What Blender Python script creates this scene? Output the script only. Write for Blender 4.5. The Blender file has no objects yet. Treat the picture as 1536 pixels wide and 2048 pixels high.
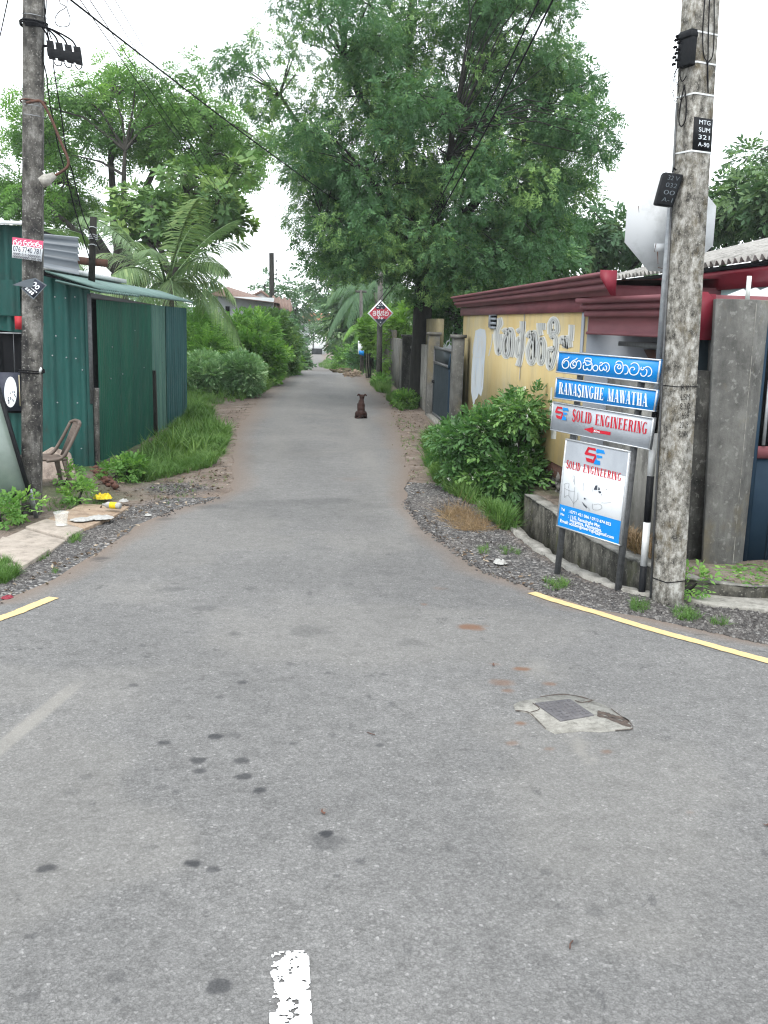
import bpy, math, random
import numpy as np
from mathutils import Vector, Matrix
rng = np.random.default_rng(7); random.seed(7)
S = bpy.context.scene
COL = S.collection
# ------------------------------------------------------------------ camera
F, CX, CY, H = 2000., 768., 1024., 2.0
def cam_axes(vp=(626, 640), roll=-.013):
    d = np.array([vp[0]-CX, vp[1]-CY, F]); d /= np.linalg.norm(d)
    up = np.array([-math.sin(roll), -math.cos(roll), 0.]); up -= d*np.dot(up, d); up /= np.linalg.norm(up)
    r = np.cross(d, up); r = r if r[0] > 0 else -r
    return np.array([r, d, up])
M = cam_axes()
cam = bpy.data.objects.new('camera', bpy.data.cameras.new('camera')); COL.objects.link(cam)
mw = Matrix.Identity(4)
for i in range(3):
    mw[i][0], mw[i][1], mw[i][2] = M[i][0], -M[i][1], -M[i][2]
mw[2][3] = H
cam.matrix_world = mw
cam.data.sensor_fit = 'AUTO'; cam.data.sensor_width = 36; cam.data.lens = F/2048*36
cam.data.clip_start = .05; cam.data.clip_end = 3000
S.camera = cam
# ------------------------------------------------------------------ sky, sun, exposure
w = bpy.data.worlds.new("World"); S.world = w; w.use_nodes = True
nt = w.node_tree; bg = nt.nodes['Background']
sky = nt.nodes.new('ShaderNodeTexSky'); sky.sky_type = 'NISHITA'; sky.sun_disc = False
SUN_EL, SUN_AZ = math.radians(58), math.radians(200)
sky.sun_elevation = SUN_EL; sky.sun_rotation = SUN_AZ; sky.dust_density = 6; sky.air_density = 1.0
mx = nt.nodes.new('ShaderNodeMix'); mx.data_type = 'RGBA'; mx.inputs['Factor'].default_value = .84
nt.links.new(sky.outputs[0], mx.inputs['A']); mx.inputs['B'].default_value = (13.2, 13.9, 14.4, 1)   # overcast veil over the sky
nt.links.new(mx.outputs['Result'], bg.inputs['Color']); bg.inputs['Strength'].default_value = .1
sl = bpy.data.lights.new('sun', 'SUN'); sl.energy = 1.5; sl.angle = math.radians(25); sl.color = (1, .97, .92)
so = bpy.data.objects.new('sun', sl); COL.objects.link(so)
sd = Vector((math.sin(SUN_AZ)*math.cos(SUN_EL), math.cos(SUN_AZ)*math.cos(SUN_EL), math.sin(SUN_EL)))
so.rotation_euler = sd.to_track_quat('Z', 'Y').to_euler(); so.location = sd*60
S.view_settings.view_transform = 'Standard'; S.view_settings.look = 'None'
S.view_settings.exposure = 1.0; S.view_settings.gamma = 1
try:
    S.cycles.max_bounces = 6; S.cycles.diffuse_bounces = 3; S.cycles.glossy_bounces = 2
    S.cycles.transmission_bounces = 4; S.cycles.transparent_max_bounces = 6; S.cycles.use_denoising = True; S.cycles.filter_width = 1.2
except Exception: pass
# ------------------------------------------------------------------ pixel -> world
def ray(px, py): return M @ np.array([px-CX, py-CY, F])
C0 = np.array([0, 0, H])
ZK = ([-50, 15, 36, 41, 60, 80, 133, 175, 240, 500, 2500], [0, 0, 0, -.06, -.9, -1.7, -3.0, -2.9, -1.5, 4, 10])
def zf(y): return np.interp(y, *ZK)
def G(px, py, z=None):
    d = ray(px, py); zz = 0. if z is None else z
    for _ in range(12):
        t = (zz-H)/d[2] if d[2] < -1e-6 else 1e3
        p = C0+d*t
        if z is not None: break
        zz = .5*zz+.5*float(zf(p[1]))
    return p
def P(px, py, Y): d = ray(px, py); return C0+d*(Y/d[1])
def PX(px, py, X): d = ray(px, py); return C0+d*(X/d[0])
def PL(px, py, p0, n): d = ray(px, py); return C0+d*(np.dot(np.array(p0)-C0, n)/np.dot(d, n))
# ------------------------------------------------------------------ object helpers
def tag(o, label=None, cat=None, group=None, kind=None):
    if label: o['label'] = label
    if cat: o['category'] = cat
    if group: o['group'] = group
    if kind: o['kind'] = kind
    return o
def thing(name, loc, label, cat, group=None):
    o = bpy.data.objects.new(name, None); COL.objects.link(o); o.location = tuple(float(v) for v in loc)
    o.empty_display_size = .1
    return tag(o, label, cat, group)
def wloc(o):
    v = Vector((0, 0, 0))
    while o is not None: v += o.location; o = o.parent
    return v
def mesh_np(name, V, loops, sizes, mats, parent=None, attr=None, smooth=False, midx=None):
    V = np.asarray(V, np.float32).reshape(-1, 3)
    if parent is not None: V = V-np.array(wloc(parent), np.float32)
    me = bpy.data.meshes.new(name)
    loops = np.asarray(loops, np.int32).ravel(); sizes = np.asarray(sizes, np.int32)
    me.vertices.add(len(V)); me.vertices.foreach_set('co', V.ravel())
    me.loops.add(len(loops)); me.loops.foreach_set('vertex_index', loops)
    me.polygons.add(len(sizes))
    st = np.concatenate([[0], np.cumsum(sizes)[:-1]]).astype(np.int32)
    me.polygons.foreach_set('loop_start', st); me.polygons.foreach_set('loop_total', sizes)
    if midx is not None: me.polygons.foreach_set('material_index', np.asarray(midx, np.int32))
    if smooth: me.polygons.foreach_set('use_smooth', np.ones(len(sizes), bool))
    for k, (dom, a) in (attr or {}).items():
        at = me.attributes.new(k, 'FLOAT', dom); at.data.foreach_set('value', np.asarray(a, np.float32).ravel())
    me.update(calc_edges=True); me.validate()
    for m in (mats if isinstance(mats, (list, tuple)) else [mats]): me.materials.append(m)
    o = bpy.data.objects.new(name, me); COL.objects.link(o)
    if parent is not None: o.parent = parent
    return o
class MB:
    def __init__(s): s.v = []; s.f = []; s.m = []
    def face(s, pts, m=0):
        b = len(s.v); s.v += [tuple(map(float, p)) for p in pts]; s.f.append(tuple(range(b, b+len(pts)))); s.m.append(m)
    def mesh(s, vs, fs, m=0):
        b = len(s.v); s.v += [tuple(map(float, p)) for p in vs]
        for f in fs: s.f.append(tuple(b+i for i in f)); s.m.append(m)
        return s
    def box(s, x0, x1, y0, y1, z0, z1, m=0):
        return s.mesh([(x0,y0,z0),(x1,y0,z0),(x1,y1,z0),(x0,y1,z0),(x0,y0,z1),(x1,y0,z1),(x1,y1,z1),(x0,y1,z1)],
               [(0,3,2,1),(4,5,6,7),(0,1,5,4),(1,2,6,5),(2,3,7,6),(3,0,4,7)], m)
    def hexa(s, b, t, m=0):      # bottom quad, top quad
        return s.mesh(list(b)+list(t), [(3,2,1,0),(4,5,6,7),(0,1,5,4),(1,2,6,5),(2,3,7,6),(3,0,4,7)], m)
    def slab(s, quad, n, th, m=0):   # planar polygon thickened by th along -n
        q = [np.array(p, float) for p in quad]; n = np.array(n, float); n /= np.linalg.norm(n)
        k = len(q); bk = [p-n*th for p in q]
        fs = [tuple(range(k)), tuple(range(2*k-1, k-1, -1))]+[(i, i+k, (i+1) % k+k, (i+1) % k) for i in range(k)]
        return s.mesh(q+bk, fs, m)
    def tube(s, path, r, n=6, m=0, caps=True):
        p = [np.array(q, float) for q in path]; k = len(p)
        rr = r if isinstance(r, (list, tuple, np.ndarray)) else [r]*k
        b = len(s.v); u = None
        for i in range(k):
            t = p[min(i+1, k-1)]-p[max(i-1, 0)]; t = t/(np.linalg.norm(t)+1e-9)
            if u is None:
                u = np.cross(t, [0, 0, 1.]) if abs(t[2]) < .9 else np.cross(t, [1., 0, 0])
            u = u-t*np.dot(u, t); u /= np.linalg.norm(u)+1e-9; v = np.cross(t, u)
            for j in range(n):
                a = 2*math.pi*j/n; s.v.append(tuple(p[i]+rr[i]*(math.cos(a)*u+math.sin(a)*v)))
        for i in range(k-1):
            for j in range(n):
                s.f.append((b+i*n+j, b+i*n+(j+1) % n, b+(i+1)*n+(j+1) % n, b+(i+1)*n+j)); s.m.append(m)
        if caps:
            s.f.append(tuple(range(b+n-1, b-1, -1))); s.m.append(m)
            s.f.append(tuple(range(b+(k-1)*n, b+k*n))); s.m.append(m)
        return s
    def bar(s, a, b, wx, wy, m=0):   # rectangular bar between two points; wx along side, wy along depth
        a = np.array(a, float); b = np.array(b, float); t = b-a; t /= np.linalg.norm(t)
        u = np.cross(t, [0, 1, 0]) if abs(t[1]) < .9 else np.cross(t, [0, 0, 1.]); u /= np.linalg.norm(u); v = np.cross(t, u)
        q = [(-1,-1),(1,-1),(1,1),(-1,1)]
        return s.hexa([a+u*i*wx/2+v*j*wy/2 for i, j in q], [b+u*i*wx/2+v*j*wy/2 for i, j in q], m)
    def build(s, name, mats, parent=None, smooth=False, bevel=0, **kw):
        o = mesh_np(name, s.v, np.concatenate([np.array(f) for f in s.f]), [len(f) for f in s.f], mats, parent, smooth=smooth, midx=s.m)
        if bevel:
            md = o.modifiers.new('bevel', 'BEVEL'); md.width = bevel; md.segments = 2; md.limit_method = 'ANGLE'
        return tag(o, **kw) if kw else o
# ------------------------------------------------------------------ materials
def new_mat(name):
    m = bpy.data.materials.new(name); m.use_nodes = True
    return m, m.node_tree, m.node_tree.nodes, m.node_tree.links, m.node_tree.nodes['Principled BSDF']
def node(nt, t, **kw):
    n = nt.nodes.new(t)
    for k, v in kw.items(): setattr(n, k, v)
    return n
def noise(nt, scale, detail=4, stretch=(1, 1, 1), rough=.6, off=0):
    g = node(nt, 'ShaderNodeNewGeometry'); mp = node(nt, 'ShaderNodeMapping'); mp.inputs['Scale'].default_value = stretch
    mp.inputs['Location'].default_value = (off, off*.7, off*.3)
    nt.links.new(g.outputs['Position'], mp.inputs['Vector'])
    n = node(nt, 'ShaderNodeTexNoise'); n.inputs['Scale'].default_value = scale; n.inputs['Detail'].default_value = detail
    n.inputs['Roughness'].default_value = rough
    nt.links.new(mp.outputs[0], n.inputs['Vector']); return n.outputs['Fac']
def ramp(nt, fac, stops):
    r = node(nt, 'ShaderNodeValToRGB'); e = r.color_ramp.elements
    while len(e) < len(stops): e.new(.5)
    for i, (p, c) in enumerate(stops):
        e[i].position = p; e[i].color = (c, c, c, 1) if isinstance(c, (int, float)) else (*c, 1)
    nt.links.new(fac, r.inputs[0]); return r.outputs[0]
def mixc(nt, fac, a, b, mode='MIX'):
    m = node(nt, 'ShaderNodeMix', data_type='RGBA', blend_type=mode)
    for k, v in (('Factor', fac), ('A', a), ('B', b)):
        i = m.inputs[k]
        if isinstance(v, (int, float)): i.default_value = v if k == 'Factor' else (v, v, v, 1)
        elif isinstance(v, tuple): i.default_value = (*v, 1)
        else: nt.links.new(v, i)
    return m.outputs['Result']
def bump(nt, bsdf, h, strength=.3, dist=.01):
    b = node(nt, 'ShaderNodeBump'); b.inputs['Strength'].default_value = strength; b.inputs['Distance'].default_value = dist
    nt.links.new(h, b.inputs['Height']); nt.links.new(b.outputs[0], bsdf.inputs['Normal'])
def basic(name, c, c2=None, scale=8, rough=.7, metal=0, stretch=(1, 1, 1), lo=.35, hi=.65, bmp=0, bscale=60, spec=.3, off=0):
    m, nt, ns, ln, b = new_mat(name)
    b.inputs['Roughness'].default_value = rough; b.inputs['Metallic'].default_value = metal
    b.inputs['Specular IOR Level'].default_value = spec
    c2 = c2 or tuple(v*.75 for v in c)
    ln.new(ramp(nt, noise(nt, scale, 6, stretch, .65, off), [(lo, c), (hi, c2)]), b.inputs['Base Color'])
    if bmp: bump(nt, b, noise(nt, bscale, 4), bmp, .01)
    return m
def sheet(name, c, c2, dirt, amt, scale=2.2, rough=.45, stretch=(1, 1, .25), spec=.3, off=0):
    m, nt, ns, ln, b = new_mat(name); b.inputs['Specular IOR Level'].default_value = spec
    col = ramp(nt, noise(nt, scale, 6, stretch, .65, off), [(.35, c), (.65, c2)])
    d = ramp(nt, noise(nt, 3.2, 8, (1, 1, .35), .75, off+7), [(.50, 0.), (.72, amt)]); col = mixc(nt, d, col, dirt)
    sp = ramp(nt, noise(nt, 26, 4, (1, 1, .5), .6, off+2), [(.66, 0.), (.74, .6)]); col = mixc(nt, sp, col, (.05, .035, .025))
    ln.new(col, b.inputs['Base Color']); ln.new(ramp(nt, noise(nt, 5, 5, (1, 1, .4), .6, off+1), [(.3, rough), (.7, min(1, rough+.3))]), b.inputs['Roughness'])
    bump(nt, b, noise(nt, 6, 3, (1, 1, .6)), .35, .03); return m
def attrn(nt, k):
    a = node(nt, 'ShaderNodeAttribute'); a.attribute_name = k; return a.outputs['Fac']
def leaf_mat(name, dark, mid, light, transl=.35, rough=.6, spec=.16):
    m, nt, ns, ln, b = new_mat(name)
    c = ramp(nt, attrn(nt, 'rnd'), [(0, dark), (.5, mid), (.86, light), (1, tuple(min(1, v*1.25) for v in light))])
    ln.new(c, b.inputs['Base Color']); b.inputs['Roughness'].default_value = rough; b.inputs['Specular IOR Level'].default_value = spec
    t = node(nt, 'ShaderNodeBsdfTranslucent'); ln.new(mixc(nt, 1., c, (1.1, 1.25, .6), 'MULTIPLY'), t.inputs['Color'])
    x = node(nt, 'ShaderNodeMixShader'); x.inputs[0].default_value = transl
    ln.new(b.outputs[0], x.inputs[1]); ln.new(t.outputs[0], x.inputs[2]); ln.new(x.outputs[0], ns['Material Output'].inputs['Surface'])
    return m
def concrete(name, base, dark, light, streak=1.0, scale=3, off=0, moss=None, lo=.30, hi=.74):
    m, nt, ns, ln, b = new_mat(name); b.inputs['Roughness'].default_value = .9; b.inputs['Specular IOR Level'].default_value = .15
    c = ramp(nt, noise(nt, scale*2.5, 8, (1, 1, .8), .7, off), [(lo, dark), (.5, base), (hi, light)])
    s = ramp(nt, noise(nt, scale*2, 7, (1, 1, .16), .75, off+3), [(.36, 1.), (.60, 0.)])
    sm = node(nt, 'ShaderNodeMath', operation='MULTIPLY'); ln.new(s, sm.inputs[0]); sm.inputs[1].default_value = streak
    c = mixc(nt, sm.outputs[0], c, dark)
    sp = ramp(nt, noise(nt, scale*16, 3, (1, 1, 1), .5, off+9), [(.60, 0.), (.68, .55)])
    c = mixc(nt, sp, c, light)
    if moss:
        mo = ramp(nt, noise(nt, scale*1.1, 6, (1, 1, .6), .7, off+5), [(.52, 0.), (.66, .8)]); c = mixc(nt, mo, c, moss)
    ln.new(c, b.inputs['Base Color']); bump(nt, b, noise(nt, 45, 6, (1, 1, 1), .7), .5, .01)
    return m
M_white = basic('white_paint', (.62, .64, .65), (.5, .52, .53), 20, .5)
M_black = basic('black_plastic', (.006, .007, .009), (.012, .013, .015), 30, .6, spec=.12)
M_cable = basic('cable_rubber', (.006, .0065, .008), (.010, .010, .012), 10, .75, spec=.08)
M_rust = basic('rusty_iron', (.10, .045, .03), (.055, .035, .03), 30, .85, bmp=.3)
M_steel = basic('weathered_steel', (.10, .105, .11), (.055, .057, .06), 25, .6, bmp=.15)
M_galv = basic('galvanised_steel', (.33, .35, .37), (.22, .235, .25), 20, .5, .2)
M_bark = basic('bark', (.035, .032, .028), (.075, .07, .062), 14, .95, stretch=(1, 1, .25), bmp=.8, bscale=25, lo=.4, hi=.7)
M_barkd = basic('dark_bark', (.012, .012, .011), (.03, .029, .026), 14, .95, stretch=(1, 1, .25), bmp=.8, bscale=25, lo=.4, hi=.75)
M_palmbark = basic('palm_bark', (.13, .12, .10), (.07, .065, .055), 20, .95, stretch=(.3, .3, 2), bmp=.5)
M_pole = concrete('pole_concrete', (.115, .11, .10), (.020, .020, .021), (.30, .295, .28), .85, 3.2, lo=.34, hi=.70)
M_poleR = concrete('right_pole_concrete', (.225, .215, .19), (.042, .040, .036), (.44, .435, .41), .5, 7, 5, lo=.36, hi=.63, moss=(.10, .082, .05))
M_conc = concrete('weathered_concrete', (.125, .125, .118), (.035, .035, .034), (.215, .215, .205), .65, 1.3, 11, lo=.25, hi=.78, moss=(.14, .12, .075))
M_concl = concrete('pale_concrete', (.25, .243, .222), (.09, .088, .078), (.34, .33, .31), .45, 3, 21)
M_block = concrete('block_wall_concrete', (.24, .235, .215), (.07, .07, .065), (.30, .295, .28), .5, 1.5, 31)
M_dconc = concrete('mossy_dark_concrete', (.06, .06, .055), (.012, .012, .012), (.15, .15, .14), .8, 2, 41)
M_drain = concrete('drain_concrete', (.085, .082, .07), (.012, .012, .011), (.19, .185, .16), .9, 2.5, 51, moss=(.06, .065, .03))
M_green = sheet('green_painted_sheet', (.006, .045, .040), (.010, .072, .064), (.016, .022, .020), .75)
M_green2 = sheet('bright_green_sheet', (.007, .080, .050), (.005, .050, .036), (.05, .075, .05), .35, 2.5, .45, (1, 1, .15), off=4)
M_green3 = sheet('faded_green_sheet', (.085, .17, .135), (.04, .105, .09), (.02, .05, .045), .5, 3, .6, (3, 3, .2), off=8)
M_green4 = sheet('blue_green_sheet', (.03, .10, .10), (.012, .055, .058), (.012, .03, .03), .6, 4, .5, (6, 6, .2), off=12)
M_groof = sheet('green_roof_sheet', (.115, .185, .17), (.075, .13, .12), (.05, .065, .06), .5, 3, .5, (1, 1, 1), off=16)
M_greysheet = basic('grey_coated_sheet', (.12, .14, .16), (.075, .09, .105), 3, .45, stretch=(.4, 1, 3))
M_asb = concrete('asbestos_sheet', (.30, .29, .275), (.08, .08, .075), (.36, .355, .34), .3, 3, 61)
M_red = basic('red_gutter_paint', (.19, .016, .030), (.15, .014, .026), 3, .5, spec=.25)
M_redd = basic('weathered_red_paint', (.185, .066, .076), (.125, .046, .055), 3, .65, stretch=(1, .4, 2), spec=.2)
M_dark = basic('dark_void', (.005, .0055, .007), (.009, .0095, .011), 5, .8, spec=.08)
M_gate = basic('navy_gate_paint', (.010, .024, .042), (.016, .034, .055), 3, .6, spec=.15)
M_gategrey = basic('slate_gate_paint', (.016, .025, .031), (.026, .037, .045), 3, .6, spec=.15)
M_greywall = basic('grey_plaster', (.30, .325, .36), (.24, .26, .29), 2, .9)
M_pipe = basic('white_pvc', (.55, .58, .57), (.45, .48, .47), 10, .5)
M_sblue = basic('blue_vinyl', (.004, .20, .56), (.003, .185, .52), 6, .35)
M_sgrey = basic('silver_vinyl', (.36, .39, .43), (.29, .315, .35), 5, .4, stretch=(1, 1, .5))
M_swhite = basic('white_vinyl', (.72, .75, .78), (.66, .70, .74), 4, .4)
M_sred = basic('red_vinyl', (.42, .008, .025), (.36, .008, .02), 10, .4)
M_lett = basic('silver_lettering', (.62, .66, .70), (.48, .53, .58), 40, .4)
M_alu = basic('aluminium_frame', (.45, .47, .49), (.36, .38, .40), 20, .4, .3)
M_yline = basic('yellow_road_paint', (.50, .375, .195), (.42, .31, .155), 30, .75)
M_wline = basic('white_road_paint', (.78, .79, .80), (.70, .71, .72), 60, .75)
M_dirt = basic('bare_earth', (.13, .095, .075), (.085, .062, .05), 5, .95, bmp=.5)
# yellow wall: faded plaster with damp grey near the top and grime low down
def wall_mat():
    m, nt, ns, ln, b = new_mat('yellow_plaster'); b.inputs['Roughness'].default_value = .9; b.inputs['Specular IOR Level'].default_value = .15
    c = ramp(nt, noise(nt, 1.3, 6, (1, 1, .7), .6, 2), [(.33, (.48, .36, .165)), (.54, (.51, .41, .215)), (.74, (.47, .41, .28))])
    st = ramp(nt, noise(nt, 3, 6, (1, 1, .2), .7, 4), [(.50, 0.), (.72, .5)]); c = mixc(nt, st, c, (.27, .24, .18))
    ln.new(c, b.inputs['Base Color']); bump(nt, b, noise(nt, 30, 6), .25, .01); return m
M_ywall = wall_mat()
def corr_wall_mat(): pass
# asphalt reads the road's own wear: stain (oil), mud, pale (dust and old paint), edge (loose dirty edge)
def road_mat():
    m, nt, ns, ln, b = new_mat('worn_asphalt'); b.inputs['Roughness'].default_value = .85; b.inputs['Specular IOR Level'].default_value = .25
    c = ramp(nt, noise(nt, .55, 6, (1, 1, 1), .6), [(.3, (.118, .1175, .1175)), (.7, (.158, .1565, .155))])
    v = node(nt, 'ShaderNodeTexVoronoi', feature='F1'); v.inputs['Scale'].default_value = 85; v.inputs['Randomness'].default_value = 1
    g = node(nt, 'ShaderNodeNewGeometry')
    wv = node(nt, 'ShaderNodeVectorMath', operation='ADD'); nn = node(nt, 'ShaderNodeTexNoise'); nn.inputs['Scale'].default_value = 30
    ln.new(g.outputs['Position'], nn.inputs['Vector']); ws = node(nt, 'ShaderNodeVectorMath', operation='SCALE'); ws.inputs['Scale'].default_value = .02
    ln.new(nn.outputs['Color'], ws.inputs[0]); ln.new(g.outputs['Position'], wv.inputs[0]); ln.new(ws.outputs[0], wv.inputs[1]); ln.new(wv.outputs[0], v.inputs['Vector'])
    sep = node(nt, 'ShaderNodeSeparateColor'); ln.new(v.outputs['Color'], sep.inputs[0])
    pick = ramp(nt, sep.outputs[0], [(0, .78), (.35, .95), (.75, 1.05), (.93, 1.12), (.98, 1.25), (1, 1.6)])
    rim = ramp(nt, v.outputs['Distance'], [(.25, 1.), (.75, .78)])
    c = mixc(nt, 1., c, pick, 'MULTIPLY'); c = mixc(nt, 1., c, rim, 'MULTIPLY')
    fine = ramp(nt, noise(nt, 190, 2, (1, 1, 1), .7), [(.3, .70), (.5, 1.), (.72, 1.25)]); c = mixc(nt, 1., c, fine, 'MULTIPLY')
    mid = ramp(nt, noise(nt, 9, 5, (1, 1, 1), .7, 7), [(.32, .82), (.5, 1.), (.7, 1.12)]); c = mixc(nt, 1., c, mid, 'MULTIPLY')
    c = mixc(nt, attrn(nt, 'pale'), c, (.225, .215, .195))
    c = mixc(nt, attrn(nt, 'mud'), c, (.125, .074, .05))
    c = mixc(nt, attrn(nt, 'edge'), c, mixc(nt, 1., (.14, .11, .09), fine, 'MULTIPLY'))
    c = mixc(nt, attrn(nt, 'stain'), c, mixc(nt, 1., (.026, .027, .030), fine, 'MULTIPLY'))
    ln.new(c, b.inputs['Base Color'])
    hh = node(nt, 'ShaderNodeMath', operation='ADD'); ln.new(noise(nt, 160, 3), hh.inputs[0]); ln.new(v.outputs['Distance'], hh.inputs[1])
    bump(nt, b, hh.outputs[0], .55, .006); return m
M_road = road_mat()
def ground_mat():
    m, nt, ns, ln, b = new_mat('roadside_earth'); b.inputs['Roughness'].default_value = .95; b.inputs['Specular IOR Level'].default_value = .1
    n1 = noise(nt, 2.2, 7, (1, 1, 1), .7)
    c = ramp(nt, n1, [(.3, (.115, .092, .077)), (.55, (.175, .145, .124)), (.75, (.235, .21, .187))])
    c = mixc(nt, ramp(nt, noise(nt, 7, 5, (1, 1, 1), .7, 3), [(.5, 0.), (.7, .6)]), c, (.10, .062, .047))
    c = mixc(nt, ramp(nt, noise(nt, 3.1, 8, (1, 1, 1), .75, 13), [(.52, 0.), (.64, .75)]), c, (.05, .042, .037))
    fine = ramp(nt, noise(nt, 80, 4, (1, 1, 1), .75), [(.3, .45), (.5, 1.), (.7, 1.55)]); c = mixc(nt, 1., c, fine, 'MULTIPLY')
    gv = node(nt, 'ShaderNodeTexVoronoi'); gv.inputs['Scale'].default_value = 45
    g = node(nt, 'ShaderNodeNewGeometry'); ln.new(g.outputs['Position'], gv.inputs['Vector']); sep = node(nt, 'ShaderNodeSeparateColor'); ln.new(gv.outputs['Color'], sep.inputs[0])
    gc = ramp(nt, sep.outputs[0], [(0, (.04, .04, .042)), (.6, (.10, .098, .098)), (.9, (.18, .175, .17)), (1, (.34, .33, .32))])
    c = mixc(nt, attrn(nt, 'gravel'), c, gc)
    c = mixc(nt, attrn(nt, 'green'), c, ramp(nt, n1, [(.3, (.03, .06, .022)), (.7, (.055, .10, .035))]))
    ln.new(c, b.inputs['Base Color']); bump(nt, b, noise(nt, 50, 6, (1, 1, 1), .7), .7, .03); return m
M_ground = ground_mat()
M_gravel = leaf_mat('gravel_stone', (.036, .034, .034), (.078, .074, .072), (.17, .165, .158), 0, .85, .2)
L_big = leaf_mat('feathery_leaf', (0.037, 0.094, 0.045), (0.083, 0.175, 0.078), (0.209, 0.333, 0.114), .34)
L_rain = leaf_mat('bright_tree_leaf', (0.062, 0.138, 0.046), (0.120, 0.237, 0.072), (0.224, 0.371, 0.109), .4)
L_broad = leaf_mat('broad_leaf', (0.053, 0.111, 0.046), (0.100, 0.186, 0.068), (0.211, 0.312, 0.106), .25)
L_far = leaf_mat('distant_leaf', (0.049, 0.101, 0.057), (0.083, 0.156, 0.082), (0.152, 0.234, 0.113), .3)
L_bush = leaf_mat('bush_leaf', (0.061, 0.141, 0.041), (0.121, 0.256, 0.063), (0.263, 0.432, 0.110), .35)
L_jas = leaf_mat('glossy_shrub_leaf', (0.041, 0.103, 0.037), (0.080, 0.181, 0.058), (0.193, 0.335, 0.098), .3, .45, .3)
L_hedge = leaf_mat('small_hedge_leaf', (0.086, 0.185, 0.083), (0.190, 0.336, 0.161), (0.391, 0.515, 0.310), .3, .45, .3)
L_grass = leaf_mat('grass_blade', (0.049, 0.106, 0.031), (0.092, 0.180, 0.049), (0.170, 0.267, 0.085), .35)
L_palm = leaf_mat('palm_leaflet', (0.071, 0.130, 0.056), (0.133, 0.217, 0.094), (0.285, 0.366, 0.164), .25, .45, .3)
L_straw = leaf_mat('dry_straw', (.13, .085, .045), (.24, .165, .095), (.36, .27, .17), .15)
L_flower = leaf_mat('white_petal', (.7, .72, .68), (.8, .82, .78), (.85, .86, .82), .2)
L_vine = leaf_mat('vine_leaf', (0.081, 0.169, 0.041), (0.135, 0.257, 0.061), (0.230, 0.365, 0.095), .4)
# ------------------------------------------------------------------ foliage
def leaf4(base, tip, width, nrm, vs, fs, fold=.15):
    base = np.array(base, float); tip = np.array(tip, float); d = tip-base; L = np.linalg.norm(d)
    sd_ = np.cross(nrm, d/L); sd_ /= np.linalg.norm(sd_)+1e-9; mid = base+d*.45
    b = len(vs); up = np.array(nrm, float)*width*fold
    vs += [base, mid+sd_*width/2+up, tip, mid-sd_*width/2+up]; fs.append((b, b+1, b+2, b+3))
def T_pinnate(pairs=7, ll=.30, lw=.10, droop=.28):
    vs, fs = [], []
    f = lambda x: np.array([x, 0, -droop*x*x])
    for i in range(pairs):
        x = .12+.83*i/(pairs-1); k = 1-.45*abs(x-.45)
        for s in (-1, 1):
            b = f(x); leaf4(b, b+np.array([ll*.35*k, s*ll*k, -.05*k]), lw, (0, 0, 1), vs, fs)
    leaf4(f(.95), f(.95)+np.array([ll*.8, 0, -.12]), lw, (0, 0, 1), vs, fs)
    b = len(vs); vs += [np.array([0, -.012, 0]), np.array([0, .012, 0]), f(1)]; fs.append((b, b+1, b+2))
    return np.array(vs), fs
def T_spray(n=7, ll=.42, lw=.17, seed=1, droop=.25, spread=1.0):
    r = np.random.default_rng(seed); vs, fs = [], []
    for i in range(n):
        x = .15+.85*i/(n-1); a = (1 if i % 2 else -1)*(.5+r.random()*.6)*spread
        b = np.array([x*.8, 0, -droop*x*x*.5]); d = np.array([math.cos(a), math.sin(a), r.uniform(-.55, .25)]); d /= np.linalg.norm(d)
        nn = np.array([r.uniform(-.4, .4), r.uniform(-.4, .4), 1]); nn -= d*np.dot(nn, d); nn /= np.linalg.norm(nn)
        leaf4(b, b+d*ll*(.8+.4*r.random()), lw*(.8+.4*r.random()), nn, vs, fs)
    return np.array(vs), fs
def T_whorl(n=6, ll=.9, lw=.34, seed=2, tilt=.25):
    r = np.random.default_rng(seed); vs, fs = [], []
    for i in range(n):
        a = 2*math.pi*i/n+r.uniform(-.3, .3); d = np.array([math.cos(a)*.9+.25, math.sin(a), tilt+r.uniform(-.4, .3)]); d /= np.linalg.norm(d)
        nn = np.array([0, 0, 1.])-d*d[2]; nn /= np.linalg.norm(nn)
        leaf4(d*.08, d*ll*(.75+.4*r.random()), lw, nn, vs, fs)
    return np.array(vs), fs
def T_tuft(n=7, seed=3, w=.045, lean=.6):
    r = np.random.default_rng(seed); vs, fs = [], []
    for i in range(n):
        a = r.uniform(0, 2*math.pi); l = r.uniform(.15, lean); h = r.uniform(.6, 1.); o = r.uniform(-.12, .12, 2)
        p = lambda t: np.array([o[0]+math.cos(a)*l*t*t, o[1]+math.sin(a)*l*t*t, h*t*(1-.25*t*l)])
        sx = np.array([-math.sin(a), math.cos(a), 0])*w/2; b = len(vs)
        vs += [p(0)-sx, p(0)+sx, p(.55)+sx*.8, p(.55)-sx*.8, p(1)]; fs += [(b, b+1, b+2, b+3), (b+3, b+2, b+4)]
    return np.array(vs), fs
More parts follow.
